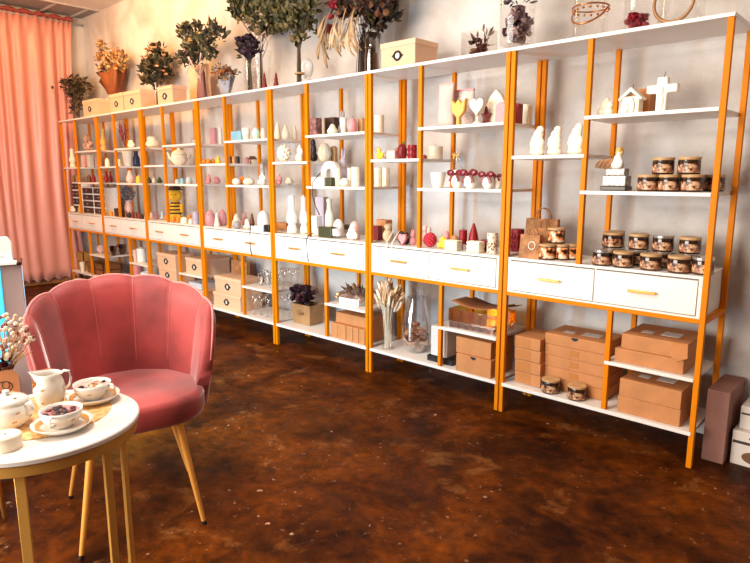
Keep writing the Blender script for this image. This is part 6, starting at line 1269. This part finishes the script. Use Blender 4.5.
    ('turned', 'red_glass', 'glass', 'dark red glass candle, middle of three on the far middle shelf', 'dark red glass candles', (-5.823, 0.15, 1.1528), 0, 0.0474, 0.1141, 0.0474, {'prof': 'vase', 'c': 'red', 'wick': 0, 'body': 'glass_body'}),
    ('turned', 'red_glass', 'glass', 'dark red glass candle, right of three on the far middle shelf', 'dark red glass candles', (-5.715, 0.15, 1.1528), 0, 0.0365, 0.1135, 0.0365, {'prof': 'vase', 'c': 'red', 'wick': 0, 'body': 'glass_body'}),
    ('hydrangea', 'hydrangea_vase', 'vase', 'grey blue hydrangea in a pale vase on the drawer top', None, (-5.296, 0.12, 0.8188), 0, 0.1497, 0.2938, 0.1497, {}),
    ('cube', 'black_box', 'box', 'black box left of the hydrangea vase', None, (-5.377, 0.06, 0.8188), 0, 0.1244, 0.0818, 0.05, {'m': 'BLACK', 'body': 'box_body'}),
    ('turned', 'tiny_candle', 'candle', 'tiny black candle, first of the row before the hydrangea', 'tiny dark candles in a row', (-5.273, 0.05, 0.8188), 0, 0.0297, 0.0553, 0.0297, {'prof': 'dome', 'c': 'black', 'wick': 0}),
    ('turned', 'tiny_candle', 'candle', 'tiny brown candle, second of the row before the hydrangea', 'tiny dark candles in a row', (-5.203, 0.05, 0.8188), 0, 0.0295, 0.0629, 0.0295, {'prof': 'dome', 'c': 'brown', 'wick': 0}),
    ('turned', 'tiny_candle', 'candle', 'tiny black candle, third of the row before the hydrangea', 'tiny dark candles in a row', (-5.135, 0.05, 0.8188), 0, 0.0293, 0.0558, 0.0293, {'prof': 'dome', 'c': 'black', 'wick': 0}),
    ('turned', 'tiny_candle', 'candle', 'tiny dark red candle, fourth of the row before the hydrangea', 'tiny dark candles in a row', (-5.067, 0.05, 0.8188), 0, 0.029, 0.0585, 0.029, {'prof': 'dome', 'c': 'darkred', 'wick': 0}),
    ('turned', 'tiny_candle', 'candle', 'tiny brown candle, fifth of the row before the hydrangea', 'tiny dark candles in a row', (-5.001, 0.05, 0.8188), 0, 0.0288, 0.0611, 0.0288, {'prof': 'dome', 'c': 'brown', 'wick': 0}),
    ('turned', 'tiny_candle', 'candle', 'tiny bright red candle, sixth of the row before the hydrangea', 'tiny dark candles in a row', (-4.936, 0.05, 0.8188), 0, 0.0286, 0.0541, 0.0286, {'prof': 'dome', 'c': 'red', 'wick': 0}),
    ('turned', 'tiny_candle', 'candle', 'tiny black candle, last of the row before the hydrangea', 'tiny dark candles in a row', (-4.872, 0.05, 0.8188), 0, 0.0284, 0.0473, 0.0284, {'prof': 'dome', 'c': 'black', 'wick': 0}),
    ('turned', 'orange_candle', 'candle', 'amber candle farther left of the divider post before the organisers', None, (-5.71, 0.073, 0.8188), 0, 0.0469, 0.0477, 0.0469, {'prof': 'dome', 'c': 'gold', 'wick': 0}),
    ('turned', 'orange_candle', 'candle', 'amber candle just left of the divider post before the organisers', None, (-5.498, 0.03, 0.8188), 0, 0.0405, 0.0575, 0.0405, {'prof': 'dome', 'c': 'orange', 'wick': 0}),
    ('beanball', 'ball_candle', 'candle', 'round peach candle on the lower shelf left of the glass bowls', None, (-5.988, 0.105, 0.3918), 0, 0.0871, 0.0903, 0.0871, {'c': 'palepink', 'n': 40}),
    ('hollow', 'glass_bowl', 'bowl', 'smoky glass bowl, left of two on the far lower shelf', 'smoky glass bowls', (-5.707, 0.115, 0.3918), 0, 0.0794, 0.1004, 0.0794, {'prof': 'bowl', 'm': 'DGLASS', 'body': 'bowl_body'}),
    ('hollow', 'glass_bowl', 'bowl', 'smoky glass bowl, right of two on the far lower shelf', 'smoky glass bowls', (-5.725, 0.22, 0.3918), 0, 0.1019, 0.1064, 0.1019, {'prof': 'bowl', 'm': 'DGLASS', 'body': 'bowl_body'}),
    ('tub', 'white_canister', 'canister', 'white lidded canister on the lower shelf beside the post pair', None, (-5.052, 0.105, 0.3918), 0, 0.0885, 0.1376, 0.0885, {'c': 'white'}),
    ('hollow', 'pink_tub', 'tub', 'pale pink tub left of the white canister', None, (-5.066, 0.045, 0.3918), 0, 0.0391, 0.117, 0.0391, {'prof': 'cup', 'c': 'palepink', 'body': 'tub_body'}),
    ('hollow', 'pink_bin', 'bin', 'pink bin on the bottom board above the chair back', None, (-5.213, 0.13, 0.1608), 0, 0.096, 0.1768, 0.096, {'prof': 'cup', 'c': 'pink', 'body': 'bin_body'}),
    ('hollow', 'white_basin', 'basin', 'white basin low beside the post pair above the chair back', None, (-4.951, 0.08, 0.1608), 0, 0.0878, 0.1391, 0.0878, {'prof': 'bowl', 'c': 'white', 'body': 'basin_body'}),
    ('lumps', 'pink_handbag', 'bag', 'pink and dark patterned handbag shaped pot on the far upper shelf', None, (-6.081, 0.095, 1.4788), 0, 0.1598, 0.1702, 0.1, {'pts': 'SHELL', 'm': 'POTMIX', 'body': 'bag_body'}),
    ('turned', 'gold_decanter', 'decanter', 'yellow gold decanter with white stopper on the far upper shelf', None, (-5.873, 0.17, 1.4788), 0, 0.0683, 0.2355, 0.0683, {'prof': 'bottle', 'c': 'gold', 'wick': 0, 'body': 'decanter_body'}),
    ('turned', 'cream_bottle', 'bottle', 'cream bottle left of the divider post at the curtain end', None, (-6.511, 0.085, 1.3138), 0, 0.0726, 0.2078, 0.0726, {'prof': 'bottle', 'c': 'cream', 'wick': 0, 'body': 'bottle_body'}),
    ('cube', 'small_box', 'box', 'small pinkish box, first on the far left shelf', 'small boxes at the far end', (-6.333, 0.15, 1.3138), 0, 0.0944, 0.1341, 0.05, {'c': 'palepink', 'body': 'box_body'}),
    ('cube', 'small_box', 'box', 'small pinkish box, second on the far left shelf', 'small boxes at the far end', (-6.229, 0.165, 1.3138), 0, 0.0738, 0.1374, 0.05, {'c': 'cream', 'body': 'box_body'}),
    ('cube', 'small_box', 'box', 'small pinkish box, third on the far left shelf', 'small boxes at the far end', (-6.241, 0.225, 1.3138), 0, 0.0917, 0.1124, 0.05, {'c': 'palepink', 'body': 'box_body'}),
    ('apple', 'red_ornament', 'ornament', 'small red ball on the third pinkish box', None, (-6.228, 0.205, 1.3803), 0, 0.0472, 0.04, 0.0472, {'c': 'red'}),
    ('turned', 'far_candle', 'candle', 'small tan candle on the far middle shelf, at the curtain end', None, (-6.672, 0.14, 1.1528), 0, 0.0367, 0.0793, 0.0367, {'prof': 'dome', 'c': 'tan', 'wick': 0}),
    ('turned', 'far_candle', 'candle', 'small tan candle on the far middle shelf, second from the curtain', None, (-6.64, 0.17, 1.1528), 0, 0.0402, 0.0793, 0.0402, {'prof': 'dome', 'c': 'tan', 'wick': 0}),
    ('turned', 'far_candle', 'candle', 'small brown candle on the far middle shelf, third from the curtain', None, (-6.166, 0.11, 1.1528), 0, 0.0435, 0.0784, 0.0435, {'prof': 'dome', 'c': 'brown', 'wick': 0}),
    ('turned', 'far_candle', 'candle', 'small red candle on the far middle shelf, beside the post pair', None, (-6.122, 0.14, 1.1528), 0, 0.0434, 0.0784, 0.0434, {'prof': 'dome', 'c': 'red', 'wick': 0}),
    ('frame_box', 'drawer_organiser', 'organiser', 'white organiser with black drawers beside the curtain', None, (-6.422, 0.12, 0.8188), 0, 0.1963, 0.331, 0.13, {}),
    ('frame_box', 'drawer_organiser', 'organiser', 'wide white organiser with black drawers right of the divider post', None, (-5.982, 0.135, 0.8188), 0, 0.6139, 0.2815, 0.14, {}),
    ('lumps', 'white_cushion', 'cushion', 'small white cushion at the drawer front near the curtain', None, (-6.474, 0.032, 0.8188), 0, 0.0898, 0.0709, 0.05, {'pts': 'SHELL', 'c': 'cream', 'body': 'cushion_body'}),
    ('lumps', 'yellow_pouch', 'pouch', 'yellow brown pouch beside the small white cushion', None, (-6.297, 0.04, 0.8188), 0, 0.0662, 0.0983, 0.04, {'pts': 'SIT', 'c': 'gold', 'body': 'pouch_body'}),
    ('crate', 'yellow_crate', 'crate', 'yellow wooden crate on the bottom board nearest the curtain', None, (-6.446, 0.105, 0.1608), 0, 0.1924, 0.2008, 0.11, {}),
    ('turned', 'white_cup', 'cup', 'small pale cup standing before the yellow crate', None, (-6.351, 0.035, 0.1608), 0, 0.0563, 0.1075, 0.0563, {'prof': 'cup', 'c': 'cream', 'wick': 0, 'body': 'cup_body'}),
    ('crate', 'brown_crate', 'crate', 'dark brown wooden crate on the bottom board', None, (-6.037, 0.145, 0.1608), 0, 0.4104, 0.1206, 0.2, {'c': (0.26, 0.09, 0.025)}),
    ('lumps', 'paper_bag_heap', 'bag', 'crumpled pale bag lying on the floor at the shelf foot', None, (-6.415, 0.03, 0.0008), 0, 0.2277, 0.075, 0.16, {'pts': 'SHELL', 'c': 'cream', 'body': 'bag_body'}),
    ('keepsake', 'keepsake_box', 'box', 'small blush keepsake box on top, nearest the curtain', None, (-5.783, 0.1, 1.8168), 0, 0.3368, 0.1639, 0.16, {'plate': 1}),
    ('keepsake', 'keepsake_box', 'box', 'blush keepsake box on top, left of the two touching', None, (-5.178, 0.085, 1.8168), 0, 0.2729, 0.1687, 0.13, {'plate': 1}),
    ('keepsake', 'keepsake_box', 'box', 'blush keepsake box on top, right of the two touching', None, (-4.857, 0.085, 1.8168), 0, 0.3209, 0.1663, 0.13, {'plate': 1}),
    ('keepsake', 'keepsake_box', 'box', 'blush keepsake box on top before the tall tan bag', None, (-4.25, 0.08, 1.8168), 0, 0.2507, 0.1467, 0.13, {'plate': 1}),
    ('carton', 'flat_box', 'box', 'small flat tan box lying on top between two blush boxes', None, (-4.591, 0.12, 1.8168), 0, 0.1909, 0.025, 0.12, {}),
    ('keepsake', 'keepsake_box', 'box', 'large blush keepsake box with metal label ring alone on top', None, (-1.676, 0.13, 1.8168), 0, 0.2503, 0.1399, 0.2, {'plate': 1}),
    ('paperbag', 'tall_paper_bag', 'bag', 'tall plain tan paper bag behind the big wrapped bouquet', None, (-4.155, 0.295, 1.8168), 0, 0.2707, 0.3355, 0.05, {'handle': 0, 'c': 'BLUSH'}),
    ('terrarium', 'glass_terrarium', 'terrarium', 'small glass cube of dark dried flowers on top', None, (-1.199, 0.12, 1.8168), 0, 0.1578, 0.1311, 0.1, {}),
    ('rose_bowl', 'rose_vase', 'vase', 'footed glass vase of mauve grey preserved roses on top', None, (-0.983, 0.12, 1.8168), 0, 0.1763, 0.2543, 0.1763, {}),
    ('rose_bowl', 'petal_vase', 'vase', 'tall glass of dark red preserved petals on top', None, (-0.414, 0.14, 1.8168), 0, 0.1072, 0.2327, 0.1072, {'red': 1}),
    ('ring_vase', 'copper_jar', 'jar', 'glass jar with copper rim and hanging copper handle', None, (-0.613, 0.12, 1.8168), 0, 0.1528, 0.1938, 0.1528, {}),
    ('ring_vase', 'hoop_vase', 'vase', 'tall glass vase with a brown wooden hoop at the right end of the top', None, (-0.242, 0.16, 1.8168), 0, 0.177, 0.2708, 0.177, {'rope': 0.075}),
    ('lumps', 'white_bust', 'bust', 'small white bust standing on top beside the dark bouquet', None, (-2.636, 0.2, 1.8168), 0, 0.089, 0.1905, 0.089, {'pts': 'HEADB', 'c': 'white', 'body': 'bust_body'}),
    ('turned', 'red_cone', 'candle', 'dark red cone left of the ribboned vase on top', 'dark red cones on top', (-2.921, 0.05, 1.8168), 0, 0.0419, 0.1161, 0.0419, {'prof': 'cone', 'c': 'darkred', 'wick': 0}),
    ('turned', 'red_cone', 'candle', 'dark red cone right of the ribboned vase on top', 'dark red cones on top', (-2.792, 0.05, 1.8168), 0, 0.0411, 0.1051, 0.0411, {'prof': 'cone', 'c': 'darkred', 'wick': 0}),
    ('bouquet', 'dried_bouquet', 'flowers', 'drooping dark dried leaves in a clear glass at the curtain end', None, (-6.473, 0.18, 1.8168), 0, 0.2541, 0.4907, 0.22, {'style': 'droop'}),
    ('bouquet', 'dried_bouquet', 'flowers', 'bouquet wrapped in brown paper with white ribbon on top', None, (-5.794, 0.275, 1.8168), 0, 0.6466, 0.7971, 0.14, {'style': 'wrapped'}),
    ('bouquet', 'dried_bouquet', 'flowers', 'dark dried bouquet with peach blooms in a slim vase', None, (-4.817, 0.25, 1.8168), 0, 0.4701, 0.6013, 0.2, {'style': 'peach'}),
    ('bouquet', 'dried_bouquet', 'flowers', 'big branching bouquet with white twigs and mauve wrapped foot', None, (-3.899, 0.15, 1.8168), 0, 0.5912, 0.6625, 0.18, {'style': 'twigs'}),
    ('bouquet', 'dried_bouquet', 'flowers', 'small dried posy in pale blue paper on top', None, (-3.474, 0.1, 1.8168), 0, 0.2105, 0.2196, 0.22, {'style': 'posy'}),
    ('bouquet', 'dried_bouquet', 'flowers', 'dark purple dried roses in a tall clear glass', None, (-3.123, 0.07, 1.8168), 0, 0.19, 0.4194, 0.14, {'style': 'purple'}),
    ('bouquet', 'dried_bouquet', 'flowers', 'large eucalyptus bouquet with pale blooms in a ribboned vase', None, (-3.247, 0.27, 1.8168), 0, 0.6833, 0.9756, 0.14, {'style': 'eucal'}),
    ('bouquet', 'dried_bouquet', 'flowers', 'tall olive eucalyptus bouquet on slender bundled stems', None, (-2.614, 0.11, 1.8168), 0, 0.3732, 0.7846, 0.16, {'style': 'olive'}),
    ('bouquet', 'dried_bouquet', 'flowers', 'huge dark bouquet with hanging tan leaves and red berries', None, (-2.062, 0.14, 1.8168), 0, 0.5082, 0.7259, 0.22, {'style': 'dark'}),
]
FN = dict(globals()); PT = {'HAND': HAND, 'FIG': FIG, 'SIT': SIT, 'CLUSTER': CLUSTER, 'SHELL': SHELL, 'HEADB': HEADB, 'BUNNY': BUNNY, 'TWOHEAD': TWOHEAD, 'HUG': HUG}
MAPM = {'PINKK', 'DOTTED', 'WHITEBOX', 'BLACK', 'CLEARP', 'AMBER', 'DUSK', 'DARKK', 'OLIVE', 'GLASS', 'DGLASS', 'WARE', 'BLUEW', 'POTMIX', 'BLUSH'}
CACHE = {}
for k, (fn, name, cat, label, group, loc, rz, w, h, d, kw) in enumerate(ITEMS):
    R.seed(1000 + k)
    key = (fn, round(w, 2), h, str(kw)) if fn == 'jar' else None
    if key in CACHE:
        src = CACHE[key]; t = copy_tree(src); t.location = loc; tag(t, label, cat, group); continue
    t = thing(name, label, cat, loc, rz, group)
    kw = dict(kw)
    for q in list(kw):
        if isinstance(kw[q], str) and kw[q] in MAPM: kw[q] = FN[kw[q]]
    if 'pts' in kw: kw['pts'] = PT[kw['pts']]
    if fn == 'bouquet': bq(t, w, h, d, kw['style']); continue
    if fn == 'vessel': vessel(t, w, h, d, FN[kw['prof_']]); continue
    FN[fn](t, w, h, d, **kw)
    if key: CACHE[key] = t
# cords
cordloop('black_cable', [(-2.335, .03, 1.235), (-2.36, -.012, 1.18), (-2.365, -.014, 1.10), (-2.335, -.014, 1.02), (-2.30, -.012, .97)], .0035, 'black cord hanging from the white device box', BLACK)
cordloop('black_cable', [(-3.055, .02, .850), (-3.075, -.010, .872), (-3.03, -.030, .865), (-3.04, -.034, .80), (-3.045, -.032, .70), (-3.03, -.030, .64)], .0035, 'black cord looping over the drawer front below the white dome', BLACK)
cordloop('black_cable', [(-2.37, -.004, .845), (-2.405, -.014, .835), (-2.42, -.026, .80), (-2.41, -.028, .70), (-2.40, -.028, .655)], .0035, 'black cord hanging over the drawer below the arch candle', BLACK)
cordloop('white_string', [(-1.70, .03, .90), (-1.715, -.008, .84), (-1.72, -.024, .74), (-1.70, -.024, .70), (-1.68, -.024, .76), (-1.675, -.010, .835), (-1.66, .035, .90)], .003, 'white string of the burlap pouch hanging over the drawer', W('white'), 'string')
# mug boxes on the floor at the right
for i, (x, y, z, lab) in enumerate(((.186, .263, 0, 'white box with printed cup standing on the floor at the right edge'), (.200, .29, .1505, 'white box with printed cup stacked on top at the right edge'))):
    t = thing('mug_box', lab, 'box', (x, y, z), 0, 'boxes with printed cups')
    mugbox(t, .17, .15 if i == 0 else .10, .17 if i == 0 else .15)
# card on the counter
t = thing('counter_sign', 'white rounded sign with faint grey drawing standing on the black counter', 'sign', (-1.94, -2.01, .888), 1.25)
obj('sign_panel', prism([(-.10, .012), (.10, .012), (.10, .085), (.088, .105), (-.10, .105)], -.004, .004), mat('white_acrylic', (.84, .88, .84), .3), t, bevel=.004)
obj('sign_foot', box(-.09, .11, -.03, .03, 0, .012), MATS['white_acrylic'], t, bevel=.002)
obj('grey_drawing', [tube([(.03, -.0055, .02), (.05, -.0055, .05), (.055, -.0055, .085)], .0018, 5), tube([(.02, -.0055, .03), (.045, -.0055, .035), (.07, -.0055, .028)], .0018, 5)], W('grey'), t)

# ------------------------------------------------------------------ light, world, camera
def area(name, loc, target, sx, sy, power, col):
    l = bpy.data.lights.new(name, 'AREA'); l.shape = 'RECTANGLE'; l.size = sx; l.size_y = sy; l.energy = power; l.color = col
    o = bpy.data.objects.new(name, l); COL.objects.link(o); o.location = loc
    o.rotation_euler = (Vector(target) - Vector(loc)).to_track_quat('-Z', 'Y').to_euler(); return o
area('window_daylight', (-2.2, -4.9, 1.6), (-.7, 0, 1.1), 3.8, 2.0, 275, (1.0, .925, .82))
def spot(name, loc, target, power, col, size=1.6, blend=.8, rad=.12):
    l = bpy.data.lights.new(name, 'SPOT'); l.energy = power; l.color = col; l.spot_size = size; l.spot_blend = blend; l.shadow_soft_size = rad
    o = bpy.data.objects.new(name, l); COL.objects.link(o); o.location = loc
    o.rotation_euler = (Vector(target) - Vector(loc)).to_track_quat('-Z', 'Y').to_euler(); return o
area('warm_ceiling_lamp', (-4.9, -.75, 2.93), (-5.1, .3, 2.0), 2.0, .35, 50, (1.0, .52, .17))
area('overhead_fill_lamp', (-1.4, -2.0, 2.95), (-1.4, -1.9, 0), 1.2, .6, 48, (1.0, .93, .86))  # unseen overhead fill, placed to brighten the tea tabletop
area('blue_counter_glow', (-1.93, -1.80, .50), (-3.0, .42, .75), .05, .75, 20, (.22, .66, 1.0))
w = bpy.data.worlds.new('room_sky'); sc.world = w; w.use_nodes = True
w.node_tree.nodes['Background'].inputs[0].default_value = (1, .93, .86, 1); w.node_tree.nodes['Background'].inputs[1].default_value = .3
cam = bpy.data.cameras.new('camera'); co = bpy.data.objects.new('camera', cam); COL.objects.link(co)
cam.sensor_fit = 'HORIZONTAL'; cam.sensor_width = 36; cam.lens = 36 * 601.58 / 750; cam.clip_start = .02
co.location = (.6285, -2.6378, 1.2146); co.rotation_euler = (1.398, 0, .7483)
sc.camera = co
sc.view_settings.view_transform = 'Standard'; sc.view_settings.look = 'None'; sc.view_settings.gamma = 1; sc.view_settings.use_curve_mapping = False
sc.view_settings.exposure = 0.40
sc.cycles.use_denoising = True
sc.cycles.max_bounces = 8; sc.cycles.transparent_max_bounces = 24
